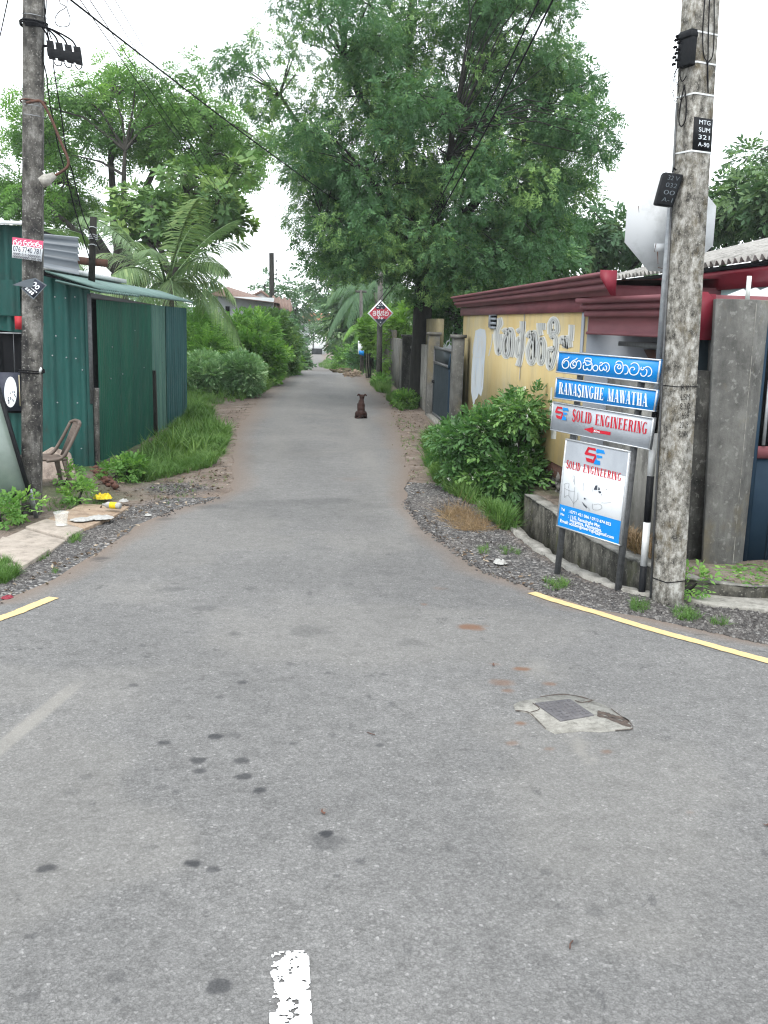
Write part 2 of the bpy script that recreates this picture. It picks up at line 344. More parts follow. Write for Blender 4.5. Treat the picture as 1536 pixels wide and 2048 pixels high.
def cloud(name, T, pos, axis, scale, mat, parent=None, rnd=None, upj=.5, up=None, kind=None, extra=None):
    """many copies of one leaf template in one mesh"""
    TV, TF = T; pos = np.asarray(pos, float); N = len(pos); k = len(TV)
    ax = np.asarray(axis, float); ax /= np.linalg.norm(ax, axis=1, keepdims=True)+1e-9
    u = np.tile([0, 0, 1.], (N, 1)) if up is None else np.asarray(up, float)
    u = u+rng.normal(0, upj, (N, 3)); u -= ax*np.sum(u*ax, 1, keepdims=True); u /= np.linalg.norm(u, axis=1, keepdims=True)+1e-9
    y = np.cross(u, ax); R = np.stack([ax, y, u], 2)
    V = np.einsum('nij,kj->nki', R, TV)*np.asarray(scale).reshape(-1, 1, 1)+pos[:, None, :]
    fl = np.concatenate([np.array(f) for f in TF]); sz = np.array([len(f) for f in TF])
    loops = (np.arange(N)[:, None]*k+fl[None]).ravel(); sizes = np.tile(sz, N)
    rnd = rng.beta(2, 2.6, N) if rnd is None else rnd
    fr = np.repeat(rnd, len(TF))+rng.normal(0, .07, N*len(TF))
    o = mesh_np(name, V.reshape(-1, 3), loops, sizes, mat, parent, attr={'rnd': ('FACE', np.clip(fr, 0, 1))})
    if kind: o['kind'] = kind
    return o
def unit(n): v = rng.normal(0, 1, (n, 3)); return v/np.linalg.norm(v, axis=1, keepdims=True)
def clump_points(C, R, n, flat=1., shell=.55):
    """points on/inside clumps: C (K,3), R (K,), n per clump -> pos, outward dir"""
    K = len(C); idx = np.repeat(np.arange(K), n); d = unit(K*n)
    r = rng.uniform(shell, 1., K*n)**.6
    p = C[idx]+d*(R[idx]*r)[:, None]*np.array([1, 1, flat]); return p, d, idx
def disc_clumps(discs, Y0, D, sp, swell=0.):
    """discs (px,py,rx,ry) on the crown's outline at distance Y0 -> clump centres spread through the crown's real depth"""
    out = []
    for d in discs:
        px, py, rx, ry = d[:4]; dens = d[4] if len(d) > 4 else 1.; k = swell*F/Y0
        rx, ry = max(rx*.35, rx-k), max(ry*.35, ry-k)
        a = d[2]*d[3]*math.pi*(Y0/F)**2; n = max(1, int(a*dens/(sp*sp)))
        for _ in range(n):
            t = random.uniform(0, 2*math.pi); q = math.sqrt(random.random())
            yy = Y0+random.uniform(-1, 1)*D*math.sqrt(max(.05, 1-(q*.9)**2))
            c = P(px, py, Y0); s = Y0/F
            out.append((c[0]+math.cos(t)*q*rx*s, yy, c[2]+math.sin(t)*q*ry*s))
    return np.array(out)
def limbs(mb, base, tops, r0, bend=.12, n=7):
    for (t, r1) in tops:
        b = np.array(base[0]); t = np.array(t); L = np.linalg.norm(t-b); path = []
        o1 = rng.normal(0, bend*L*.25, 3)
        for i in range(n):
            s = i/(n-1); path.append(b+(t-b)*s+o1*math.sin(math.pi*s)+rng.normal(0, .01*L, 3)*(0 < i < n-1))
        mb.tube(path, [base[1]*(1-i/(n-1))+r1*i/(n-1) for i in range(n)], 7)
        yield path
def branches(mb, paths, C, r=.035, frac=1.):
    pts = np.array([p for pa in paths for p in pa[2:]])
    for c in C:
        if random.random() > frac: continue
        d = np.linalg.norm(pts-c, axis=1)+.4*np.maximum(0, pts[:, 2]-c[2]); q = pts[np.argmin(d)]
        L = np.linalg.norm(c-q); m1 = q+(c-q)*.5+np.array([0, 0, .1*L])+rng.normal(0, .05*L, 3)
        mb.tube([q, m1, c], [r*(1+.3*L/3), r*.7, r*.3], 5, caps=False)
def tree(name, label, base, trunk_r, discs, Y0, D, sp, rad, per, T, scale, lmat, bmat, cat='tree', group=None, forks=None, T2=None, s2=.2, f2=.0, flat=.7, droop=.35,
         fork_z=2., bfrac=1., extra_pts=None, br=.035):
    base = np.array(base, float); root = thing(name, base, label, cat, group)
    C = disc_clumps(discs, Y0, D, sp, rad*.75+scale*.3)
    R = rad*rng.uniform(.7, 1.3, len(C))
    mb = MB(); f0 = base+np.array([0, 0, fork_z])+rng.normal(0, .06, 3)*fork_z*.2
    k = 6; tp = [base+(f0-base)*i/k+rng.normal(0, .015, 3)*(0 < i) for i in range(k+1)]
    tp[0] = base-np.array([0, 0, .15])
    mb.tube(tp, [trunk_r*(1.5 if i == 0 else 1.12-.22*i/k) for i in range(k+1)], 10)
    if forks is None:
        ii = rng.choice(len(C), min(5, len(C)), False); forks = [(C[i], .04) for i in ii]
    paths = [tp]+list(limbs(mb, (tp[-1], trunk_r*.62), forks, .6))
    branches(mb, paths, C, br, bfrac)
    mb.build('trunk', bmat, root, smooth=True)
    p, d, idx = clump_points(C, R, per, flat)
    if extra_pts is not None: p = np.concatenate([p, extra_pts[0]]); d = np.concatenate([d, extra_pts[1]]); idx = np.concatenate([idx, np.zeros(len(extra_pts[0]), int)])
    ax = d*np.array([1, 1, .5])+np.array([0, 0, -droop]); N = len(p)
    tone = np.clip(rng.beta(1.5, 2.0, len(C))[idx]*.68+rng.beta(2, 2.6, N)*.36, 0, 1)
    if T2 is None: cloud('crown', T, p, ax, scale*rng.uniform(.7, 1.3, N), lmat, root, rnd=tone)
    else:
        k2 = rng.random(N) < f2; ax2 = ax+rng.normal(0, .6, ax.shape)
        cloud('crown', T, p[~k2], ax[~k2]+rng.normal(0, .35, (int((~k2).sum()), 3)), scale*rng.uniform(.55, 1.25, int((~k2).sum())), lmat, root, rnd=tone[~k2], upj=.9)
        cloud('crown', T2, p[k2], ax2[k2], s2*rng.uniform(.6, 1.3, int(k2.sum())), lmat, root, rnd=tone[k2], upj=1.)
    return root
def bush(name, label, discs, Y0, D, sp, rad, per, T, scale, lmat, cat='bush', group=None, droop=.0, flat=.8, flowers=0, zmin=None):
    C = disc_clumps(discs, Y0, D, sp, rad*.95+scale*.35); z0 = float(zf(Y0)) if zmin is None else zmin
    low = C[rng.random(len(C)) < .45].copy(); low[:, 2] = z0+(low[:, 2]-z0)*rng.uniform(.1, .6, len(low)); C = np.concatenate([C, low]) if cat == 'bush' else C
    C[:, 2] = np.maximum(C[:, 2], z0+.12)
    root = thing(name, (float(np.mean(C[:, 0])), Y0, z0), label, cat, group)
    R = rad*rng.uniform(.7, 1.3, len(C)); b0 = np.array([np.mean(C[:, 0]), Y0, z0-.05]); mb = MB()
    for c in C[:60]:
        s = b0+np.array([rng.normal(0, .15), rng.normal(0, .12), 0]); s[0] += .6*(c[0]-s[0]); s[1] += .5*(c[1]-s[1]); m = (s+c)/2+rng.normal(0, .06, 3)
        mb.tube([s, m, c], [.016, .012, .006], 5, caps=False)
    mb.build('stems', M_barkd, root, smooth=True)
    p, d, idx = clump_points(C, R, per, flat); p[:, 2] = np.maximum(p[:, 2], z0+.02)
    ax = d+np.array([0, 0, .25-droop]); N = len(p)
    cloud('foliage', T, p, ax, scale*rng.uniform(.7, 1.3, N), lmat, root, rnd=rng.beta(2, 2.4, len(C))[idx]*.5+rng.beta(2, 2.6, N)*.5)
    if flowers:
        o = np.argsort(-(d[:, 2]*.7-.9*d[:, 1]-.3*d[:, 0])+rng.normal(0, .35, N))[:flowers]
        cloud('blossoms', T_whorl(5, .5, .4, 5, .1), p[o]+d[o]*scale*.5, d[o], np.full(flowers, scale*.36), L_flower, root)
    return root
def palm_frond(mb_lists, base, az, L, rise, droop, roll=0., hang=.5, n=58):
    """arching rachis with narrow leaflets; appends to (verts, faces)"""
    vs, fs = mb_lists; k = 16; hd = np.array([math.cos(az), math.sin(az), 0]); sdv = np.array([-math.sin(az), math.cos(az), 0])
    f = lambda t: base+hd*L*(t*(1-.25*droop*t))+np.array([0, 0, L*(rise*t-droop*t*t)])
    ps = [f(i/k) for i in range(k+1)]
    for i in range(k):
        r0, r1 = .030*(1-i/k)+.006, .030*(1-(i+1)/k)+.006; b = len(vs)
        for p, r in ((ps[i], r0), (ps[i+1], r1)): vs.extend([p+sdv*r, p+np.array([0, 0, r]), p-sdv*r])
        for j in range(3): fs.append((b+j, b+(j+1) % 3, b+3+(j+1) % 3, b+3+j))
    for i in range(n):
        t = .16+.83*i/n; p = f(t); tn = f(min(1, t+.02))-p; tn /= np.linalg.norm(tn)
        ll = L*.27*math.sin(math.pi*(.12+.80*t))**.7*random.uniform(.85, 1.1)
        for s in (-1, 1):
            d = tn*.55+sdv*s*.8+np.array([0, 0, -hang*random.uniform(.6, 1.4)+roll*s]); d /= np.linalg.norm(d)
            m = p+d*ll*.5; e = m+(d+np.array([0, 0, -.35*hang-.1]))*ll*.5; wv = np.cross(d, [0, 0, 1.]); wv /= np.linalg.norm(wv)+1e-9
            wv = wv*.5+tn*.5; wv /= np.linalg.norm(wv); q = wv*.021*L/3; b = len(vs)
            vs.extend([p-q*.5, p+q*.5, m+q, m-q, e]); fs.extend([(b, b+1, b+2, b+3), (b+3, b+2, b+4)])
def palm(label, base, top, fronds, tr=.12, cat='palm tree', group=None, fmat=None):
    base = np.array(base, float); top = np.array(top, float); root = thing('coconut_palm', base, label, cat, group); mb = MB()
    mb.tube([base-np.array([0, 0, .1])]+[base+(top-base)*t+np.array([.1*math.sin(3*t), 0, 0]) for t in (.1, .3, .5, .7, .85, 1)], [tr*1.5, tr*1.2, tr, tr, tr*.95, tr*.95, tr*1.1], 10)
    mb.build('trunk', M_palmbark, root, smooth=True)
    for (az, L, rise, droop, roll, hang) in fronds:
        vs, fs = [], []; palm_frond((vs, fs), top, az, L, rise, droop, roll, hang)
        mesh_np('frond', vs, np.concatenate([np.array(f) for f in fs]), [len(f) for f in fs], fmat or L_palm, root,
                attr={'rnd': ('FACE', np.clip(rng.normal(random.uniform(.3, .6), .12, len(fs)), 0, 1))})
    return root
# ------------------------------------------------------------------ road and ground
LEFT = [(0,1207),(112,1159),(203,1105),(281,1051),(359,1017),(416,1005),(462,982),(466,960),(466,915),(470,870),(501,824),(520,797),(545,770),(568,750),(585,740)]
RIGHT = [(1536,1292),(1372,1257),(1279,1236),(1185,1221),(1102,1193),(1020,1164),(960,1143),(906,1098),(849,1060),(814,1015),(812,985),(818,955),(812,905),(795,850),(778,805),(750,775),(722,752),(698,740)]
LW = np.array([G(*p, 0) if p[1] > 800 else G(*p) for p in LEFT]); RW = np.array([G(*p, 0) if p[1] > 800 else G(*p) for p in RIGHT])
LX = [(-12, 4.6), (-4.0, 5.9)]+[(p[0], p[1]) for p in LW]+[(-.95, 48), (-.85, 65), (-.75, 100), (-.5, 140), (-.6, 180)]
RX = [(12, 3.6), (4.2, 5.3)]+[(p[0], p[1]) for p in RW]+[(1.35, 48), (1.3, 65), (1.45, 100), (1.7, 140), (1.9, 180)]
def mono(a):
    o = [a[0]]
    for q in a[1:]:
        if q[1] > o[-1][1]+.02: o.append(q)
    return np.array(o)
LX, RX = mono(LX), mono(RX)
xl = lambda y: np.where(y < LX[0, 1], -14, np.interp(y, LX[:, 1], LX[:, 0]))
xr = lambda y: np.where(y < RX[0, 1], 14, np.interp(y, RX[:, 1], RX[:, 0]))
def grid(name, ys, nx, x0, x1, zfun, attrs, mat, kind='structure', xpow=None, **kw):
    ys = np.asarray(ys); t = np.linspace(0, 1, nx)
    Yg = np.repeat(ys[:, None], nx, 1); Xg = x0(ys)[:, None]*(1-t)+x1(ys)[:, None]*t
    Zg = zfun(Xg, Yg); V = np.stack([Xg, Yg, Zg], 2).reshape(-1, 3)
    i = np.arange(len(ys)-1)[:, None]*nx+np.arange(nx-1)[None]; q = np.stack([i, i+1, i+nx+1, i+nx], 2).reshape(-1, 4)
    o = mesh_np(name, V, q, np.full(len(q), 4), mat, attr={k: ('POINT', f(Xg, Yg)) for k, f in attrs.items()}, smooth=True)
    return tag(o, kind=kind, **kw)
def vnoise(x, y, s, seed=0):      # cheap value noise
    x = x*s; y = y*s; xi = np.floor(x); yi = np.floor(y); fx = x-xi; fy = y-yi; fx = fx*fx*(3-2*fx); fy = fy*fy*(3-2*fy)
    h = lambda a, b: np.modf(np.sin(a*127.1+b*311.7+seed*74.7)*43758.5453)[0] % 1.
    return (h(xi, yi)*(1-fx)+h(xi+1, yi)*fx)*(1-fy)+(h(xi, yi+1)*(1-fx)+h(xi+1, yi+1)*fx)*fy
def fbm(x, y, s, seed=0): return (vnoise(x, y, s, seed)+.5*vnoise(x, y, s*2.1, seed+1)+.25*vnoise(x, y, s*4.3, seed+2))/1.75
def blob(X, Y, cx, cy, rx, ry, soft=.35, seed=0):
    d = np.sqrt(((X-cx)/rx)**2+((Y-cy)/ry)**2)+(fbm(X, Y, 9/max(rx, .1)*.25, seed)-.5)*.9
    return np.clip((1-d)/soft, 0, 1)
# oil drips and damp spots seen on the junction: pixel, half width in px, strength
STAINS = [(95,1742,19,.7),(438,1978,26,.65),(386,1732,17,.8),(427,1745,14,.6),(652,1672,13,1.),(655,1690,34,.35),(519,1586,16,.75),(485,1558,16,.7),(484,1526,15,.6),(397,1526,17,.7),(400,1548,13,.65),
          (430,1478,13,.75),(330,1491,12,.7),(470,1476,16,.3),(585,1492,12,.4),(485,1369,10,.6),(440,1398,9,.4),(267,1375,10,.5),(295,1318,6,.6),(285,1295,6,.4),(720,1729,14,.5),(900,1700,12,.25),
          (665,1475,10,.3),(620,1265,40,.22),(410,1219,22,.3),(470,1270,12,.35),(580,1332,9,.35),(655,1350,7,.45),(690,1317,5,.4),(730,1330,7,.35),(80,1301,5,.6),(40,1302,4,.6),(60,2000,22,.3),
          (230,1960,20,.25),(326,1580,14,.25),(760,1495,9,.5),(742,1468,9,.3),(1145,1890,12,.35),(1190,1830,22,.25),(300,1700,16,.2),(170,1560,14,.25),(146,1590,14,.22),(820,1290,30,.18),(505,1180,16,.3),
          (650,1005,90,.26),(540,1008,80,.22),(740,1014,60,.2),(430,1015,40,.3),(200,1120,18,.5),(245,1070,16,.4),(330,1040,18,.35),(860,1060,30,.35),(930,1105,28,.45),(780,1150,26,.2),(640,1100,26,.2),(340,1180,24,.3)]
MUD = [(940,1258,32,.8),(1043,1342,20,.85),(1003,1368,30,.45),(1015,1385,16,.5),(1102,1372,15,.5),(1040,1450,16,.7),(1025,1491,16,.4),(1098,1503,14,.35),(1212,1508,16,.4),(990,1332,12,.35),(850,1212,9,.5),(647,1625,8,.3),
       (1380,1630,12,.2),(880,1180,18,.2),(700,960,30,.12),(860,900,24,.6),(830,870,30,.5)]
def stain_f(X, Y):
    a = np.zeros_like(X)
    for i, (px, py, r, s) in enumerate(STAINS):
        c = G(px, py, 0); k = c[1]/F; rx = r*k; ry = max(rx*.8, rx*.9) if py > 1030 else .10+rx*.25
        a = np.maximum(a, min(1, s*1.15)*blob(X, Y, c[0], c[1], rx*1.3, ry*1.3, .32 if py > 1200 else .6, i))
    sp = (vnoise(X, Y, 9, 50) > .93)*(fbm(X, Y, 40, 51) > .5)*.4
    sl_ = np.clip((fbm(X, Y*.35, 1.6, 55)-.66)*3, 0, .09)*(Y > 6)
    cr = np.clip(1-np.abs(fbm(X, Y, .9, 60)-.5)*160*np.minimum(1, .5+Y*0), 0, 1)*.0
    return np.maximum(a, np.maximum(sp*(Y < 9), sl_)+cr)
def mud_f(X, Y):
    a = np.zeros_like(X)
    for i, (px, py, r, s) in enumerate(MUD):
        c = G(px, py, 0); k = c[1]/F; a = np.maximum(a, min(1, s*1.35)*blob(X, Y, c[0], c[1], r*k*1.15, r*k*.85, .6, i+99))
    return a
def pale_f(X, Y):
    a0, b0 = G(185, 1345, 0), G(-40, 1535, 0); d = (b0-a0)[:2]; L = np.linalg.norm(d); d = d/L
    s = (X-a0[0])*d[0]+(Y-a0[1])*d[1]; o = np.abs((X-a0[0])*-d[1]+(Y-a0[1])*d[0])
    ln_ = np.clip((.062-o)/.03, 0, 1)*((s > 0) & (s < L))*np.clip(.5+.4*fbm(X, Y, 4, 8), 0, 1)*np.clip(s/.4, .2, 1)*.75
    c1 = G(1160, 1500, 0); tail = .45*blob(X, Y, c1[0], c1[1], .09, .35, .9, 5)
    c2 = G(1075, 1340, 0); tail = np.maximum(tail, .3*blob(X, Y, c2[0], c2[1], .16, .3, .9, 6))
    mid_ = (xl(Y)+xr(Y))/2; tr = np.maximum(np.exp(-((X-mid_-.72)/.28)**2), np.exp(-((X-mid_+.72)/.28)**2))*np.clip((Y-8)/5, 0, 1)*np.clip(fbm(X*3, Y*.4, 1.2, 44), 0, 1)*.32
    return np.maximum(np.maximum(np.maximum(ln_, tail), tr), np.clip((fbm(X, Y, .8, 21)-.55)*1.2, 0, .13))
def edge_f(X, Y):
    d = np.minimum(X-xl(Y), xr(Y)-X); w_ = .12+.28*fbm(X, Y, 1.5, 31)+.02*np.clip(Y-10, 0, 20)
    far = np.clip((Y-44)/10, 0, .22)
    return np.clip(np.clip(1-d/w_, 0, 1)*.9, 0, 1)*(Y > 5.5)+far*(1-np.clip(1-d/w_, 0, 1)*.9)
ROADZ = lambda X, Y: zf(Y)+.012*np.ones_like(X)
ysn = [2.2]
while ysn[-1] < 11.5: ysn.append(ysn[-1]+.0038*ysn[-1])
ATT = {'stain': stain_f, 'mud': mud_f, 'pale': pale_f, 'edge': edge_f}
wob = lambda y, sd: .06*(fbm(y, y*0, 2.5, sd)-.5)*np.clip(y/8, .5, 2)
xa = lambda y: np.maximum(xl(y)+wob(y, 1), -.46*y-.9); xb = lambda y: np.minimum(xr(y)+wob(y, 2), .50*y+.9)
grid('road', ysn, 620, xa, xb, ROADZ, ATT, M_road)
ysf = [ysn[-1]]
while ysf[-1] < 178: ysf.append(ysf[-1]+.012*ysf[-1])
grid('road', ysf, 120, lambda y: xl(y)+wob(y, 1), lambda y: xr(y)+wob(y, 2), ROADZ, ATT, M_road)
# the rest of the junction beside and behind the viewer
jy = np.linspace(-14, 2.2, 30); grid('road', jy, 60, lambda y: np.full_like(y, -16.), lambda y: np.full_like(y, 16.), ROADZ, {k: (lambda X, Y: X*0) for k in ATT}, M_road)
for nm, xs0, xs1 in (('road', lambda y: np.maximum(xl(y), -16.), lambda y: np.maximum(-.46*y-.9, np.maximum(xl(y), -16.))), ('road', lambda y: np.minimum(.50*y+.9, np.minimum(xr(y), 16.)), lambda y: np.minimum(xr(y), 16.))):
    grid(nm, np.linspace(2.2, 6.4, 60), 30, xs0, xs1, ROADZ, {k: (lambda X, Y: X*0) for k in ATT}, M_road)
# drain line (near kerb and far lip) on the right
KERB = [G(*p, 0) for p in ((962,1008),(985,1024),(1010,1045),(1045,1080),(1080,1105),(1130,1136),(1180,1160),(1235,1180),(1300,1194),(1370,1200))]
KERB = np.array(KERB)
def kx(y): o = np.argsort(KERB[:, 1]); return np.interp(y, KERB[o, 1], KERB[o, 0])
DY0, DY1, DW = KERB[-1, 1]-.3, KERB[0, 1]+1.2, .62
def drain_mask(X, Y):
    k = kx(Y); return (X > k+.02) & (X < k+DW+.02) & (Y > DY0) & (Y < DY1)
def gz(X, Y):
    de = np.clip(np.maximum(xl(Y)-X, X-xr(Y))/.45, 0, 1)
    z = zf(Y)+.009-.016*de+(.04*(fbm(X, Y, 1.2, 3)-.5)+.025*(fbm(X, Y, 6, 4)-.5))*de
    ind = np.clip(np.minimum(X-xl(Y), xr(Y)-X)/.30, 0, 1)
    z = z-.07*np.clip(ind*1.5, 0, 1)
    # low banks beside the lane
    dl = np.clip(xl(Y)-X-.5, 0, 4); dr = np.clip(X-xr(Y)-.6, 0, 4)
    z = z+np.where(Y > 14, .05*dl+.03*dr, 0)+np.where((Y > 45) & (Y < 160), .12*dl+.12*dr, 0)
    z = z+np.where((X < -2.2) & (Y > 10.9) & (Y < 14), .10*np.clip((-2.2-X)/.5, 0, 1)*np.clip((Y-10.9)/.4, 0, 1), 0)
    z = np.where((X > kx(Y)+DW+.02) & (Y > DY0+.2) & (Y < DY1) & (X > 0), z+.12, z)
    return np.where(drain_mask(X, Y), z-.55, z)
def gravel_f(X, Y):
    dl = xl(Y)-X; dr = X-xr(Y); n = fbm(X, Y, 2.2, 71)
    a = np.clip((.75-dl)/.25, 0, 1)*(dl > -.2)*(Y > 5.5)*(Y < 11.2)
    b = np.clip((kx(Y)-X+.05)/.2, 0, 1)*(dr > -.2)*(Y > 5.)*(Y < 12.5)
    b = np.where(Y < 7.3, (dr > -.2)*np.clip((1.5-dr)/.4, 0, 1), b)
    dk = G(365, 975, 0); a = np.maximum(a, .9*blob(X, Y, dk[0], dk[1], .62, .55, .8, 12))
    return np.clip(np.maximum(a, b)*(.55+.9*n), 0, 1)
def green_f(X, Y):
    dl = xl(Y)-X; dr = X-xr(Y); n = fbm(X, Y, 1.1, 81)
    g = np.clip((np.maximum(dl, dr)-.6)*.8, 0, 1)*np.clip((n-.3)*3, 0, 1)
    path = (Y > 19.5) & (Y < 23.5) & (X < 0)
    return np.where((Y > 11) & ~path, g, g*.25)
yg = np.concatenate([np.linspace(-14, 4, 12), np.arange(4.2, 13, .05), np.arange(13, 26, .12), np.arange(26, 60, .4), np.arange(60, 160, 2), [180, 220, 300, 500, 900, 1600]])
tt = np.concatenate([-np.geomspace(20, 900, 16), np.arange(-19.6, -5, .4), np.arange(-5, 5.001, .05), np.arange(5.4, 19.8, .4), np.geomspace(20, 900, 16)]); tt = np.unique(np.round(tt, 4))
def ground():
    Xg, Yg = np.meshgrid(tt, yg); Z = gz(Xg, Yg); nx = len(tt)
    i = np.arange(len(yg)-1)[:, None]*nx+np.arange(nx-1)[None]; q = np.stack([i, i+1, i+nx+1, i+nx], 2).reshape(-1, 4)
    o = mesh_np('ground', np.stack([Xg, Yg, Z], 2).reshape(-1, 3), q, np.full(len(q), 4), M_ground, smooth=True,
                attr={'gravel': ('POINT', gravel_f(Xg, Yg)), 'green': ('POINT', green_f(Xg, Yg))})
    tag(o, kind='structure')
ground()
# painted lines
def paint_strip(px_pts, wd, mat, name, z=.017):
    c = np.array([G(*p, 0) for p in px_pts]); s = np.linspace(0, 1, 60); d = np.concatenate([[0], np.cumsum(np.linalg.norm(np.diff(c, axis=0), axis=1))])
    pts = np.stack([np.interp(s*d[-1], d, c[:, k]) for k in range(3)], 1); t = np.gradient(pts, axis=0); t /= np.linalg.norm(t, axis=1, keepdims=True)
    nn = np.stack([-t[:, 1], t[:, 0], 0*t[:, 0]], 1); w1 = wd/2+rng.normal(0, .0022, (60, 1)); w2 = wd/2+rng.normal(0, .0022, (60, 1))
    A = pts+nn*w1; B = pts-nn*w2; A[:, 2] = z; B[:, 2] = z; V = np.concatenate([A, B]); q = [(i, i+60, i+61, i+1) for i in range(59)]
    o = mesh_np(name, V, np.array(q), np.full(59, 4), mat); tag(o, kind='structure')
paint_strip([(1063,1189),(1100,1202),(1150,1217),(1200,1231),(1250,1247),(1297,1261),(1350,1276),(1410,1292),(1470,1309),(1536,1327),(1640,1356)], .088, M_yline, 'yellow_road_line')
paint_strip([(108,1199),(70,1214),(35,1229),(0,1241),(-60,1264)], .088, M_yline, 'yellow_road_line')
def dash():
    a, b = G(579, 1911, 0), G(583, 2120, 0); n, k = 320, 84; V, q = [], []; L = np.linalg.norm(b-a); wd = .122
    d = (b-a)/L; s = np.array([d[1], -d[0], 0])*-1
    for i in range(n+1):
        for j in range(k+1):
            p = a+d*L*i/n+s*wd*(j/k-.5); V.append((p[0], p[1], .017))
    V = np.array(V)
    for i in range(n):
        for j in range(k):
            x, y = V[i*(k+1)+j, :2]; u, v_ = j/k, i/n; e = min(u, 1-u)
            worn = .26+.62*max(0, .40-u)*(v_ < .62)+.9*max(0, .10-v_)*2.2+.5*max(0, .05-e)*6
            if fbm(x, y, 46, 5) > worn+.10*fbm(x, y, 12, 6): q.append((i*(k+1)+j, i*(k+1)+j+1, (i+1)*(k+1)+j+1, (i+1)*(k+1)+j))
    tag(mesh_np('white_road_line', V, np.array(q), np.full(len(q), 4), M_wline), kind='structure')
dash()
# ------------------------------------------------------------------ lettering
def stroke(path, wd, caps=True):
    """2D stroke outline: list of quads; wd scalar or per point"""
    p = [np.array(q, float) for q in path]; k = len(p); ww = [wd]*k if np.isscalar(wd) else list(wd); L, R = [], []
    for i in range(k):
        t = p[min(i+1, k-1)]-p[max(i-1, 0)]; t /= np.linalg.norm(t)+1e-9; n = np.array([-t[1], t[0]])
        L.append(p[i]+n*ww[i]/2); R.append(p[i]-n*ww[i]/2)
    return [[L[i], L[i+1], R[i+1], R[i]] for i in range(k-1)]
def smooth(path, n=5, closed=False):
    p = [np.array(q, float) for q in path]; k = len(p); out = []
    for i in range(k-1):
        a, b, c, d = p[max(i-1, 0)], p[i], p[i+1], p[min(i+2, k-1)]
        for j in range(n):
            t = j/n; out.append(.5*((2*b)+(c-a)*t+(2*a-5*b+4*c-d)*t*t+(3*b-3*c+d-a)*t**3))
    out.append(p[-1]); return out
def arc(cx, cy, rx, ry, a0, a1, n=14): return [(cx+rx*math.cos(math.radians(a0+(a1-a0)*i/n)), cy+ry*math.sin(math.radians(a0+(a1-a0)*i/n))) for i in range(n+1)]
def R_(x0, y0, x1, y1): return [(x0, y0), (x1, y0), (x1, y1), (x0, y1)]
ST, TH, SE_ = .30, .07, .055
def stem(x, w_=ST): return [R_(x, 0, x+w_, 1), R_(x-.07, 0, x, SE_), R_(x+w_, 0, x+w_+.07, SE_), R_(x-.07, 1-SE_, x, 1), R_(x+w_, 1-SE_, x+w_+.07, 1)]
def ring(cx, cy, rx, ry, wx, wy, a0=0, a1=360, n=24):
    q = []; o = arc(cx, cy, rx, ry, a0, a1, n); i_ = arc(cx, cy, rx-wx, ry-wy, a0, a1, n)
    return [[o[k], o[k+1], i_[k+1], i_[k]] for k in range(n)]
def diag(x0, y0, x1, y1, w_): return [[(x0, y0), (x0+w_, y0), (x1+w_, y1), (x1, y1)]]
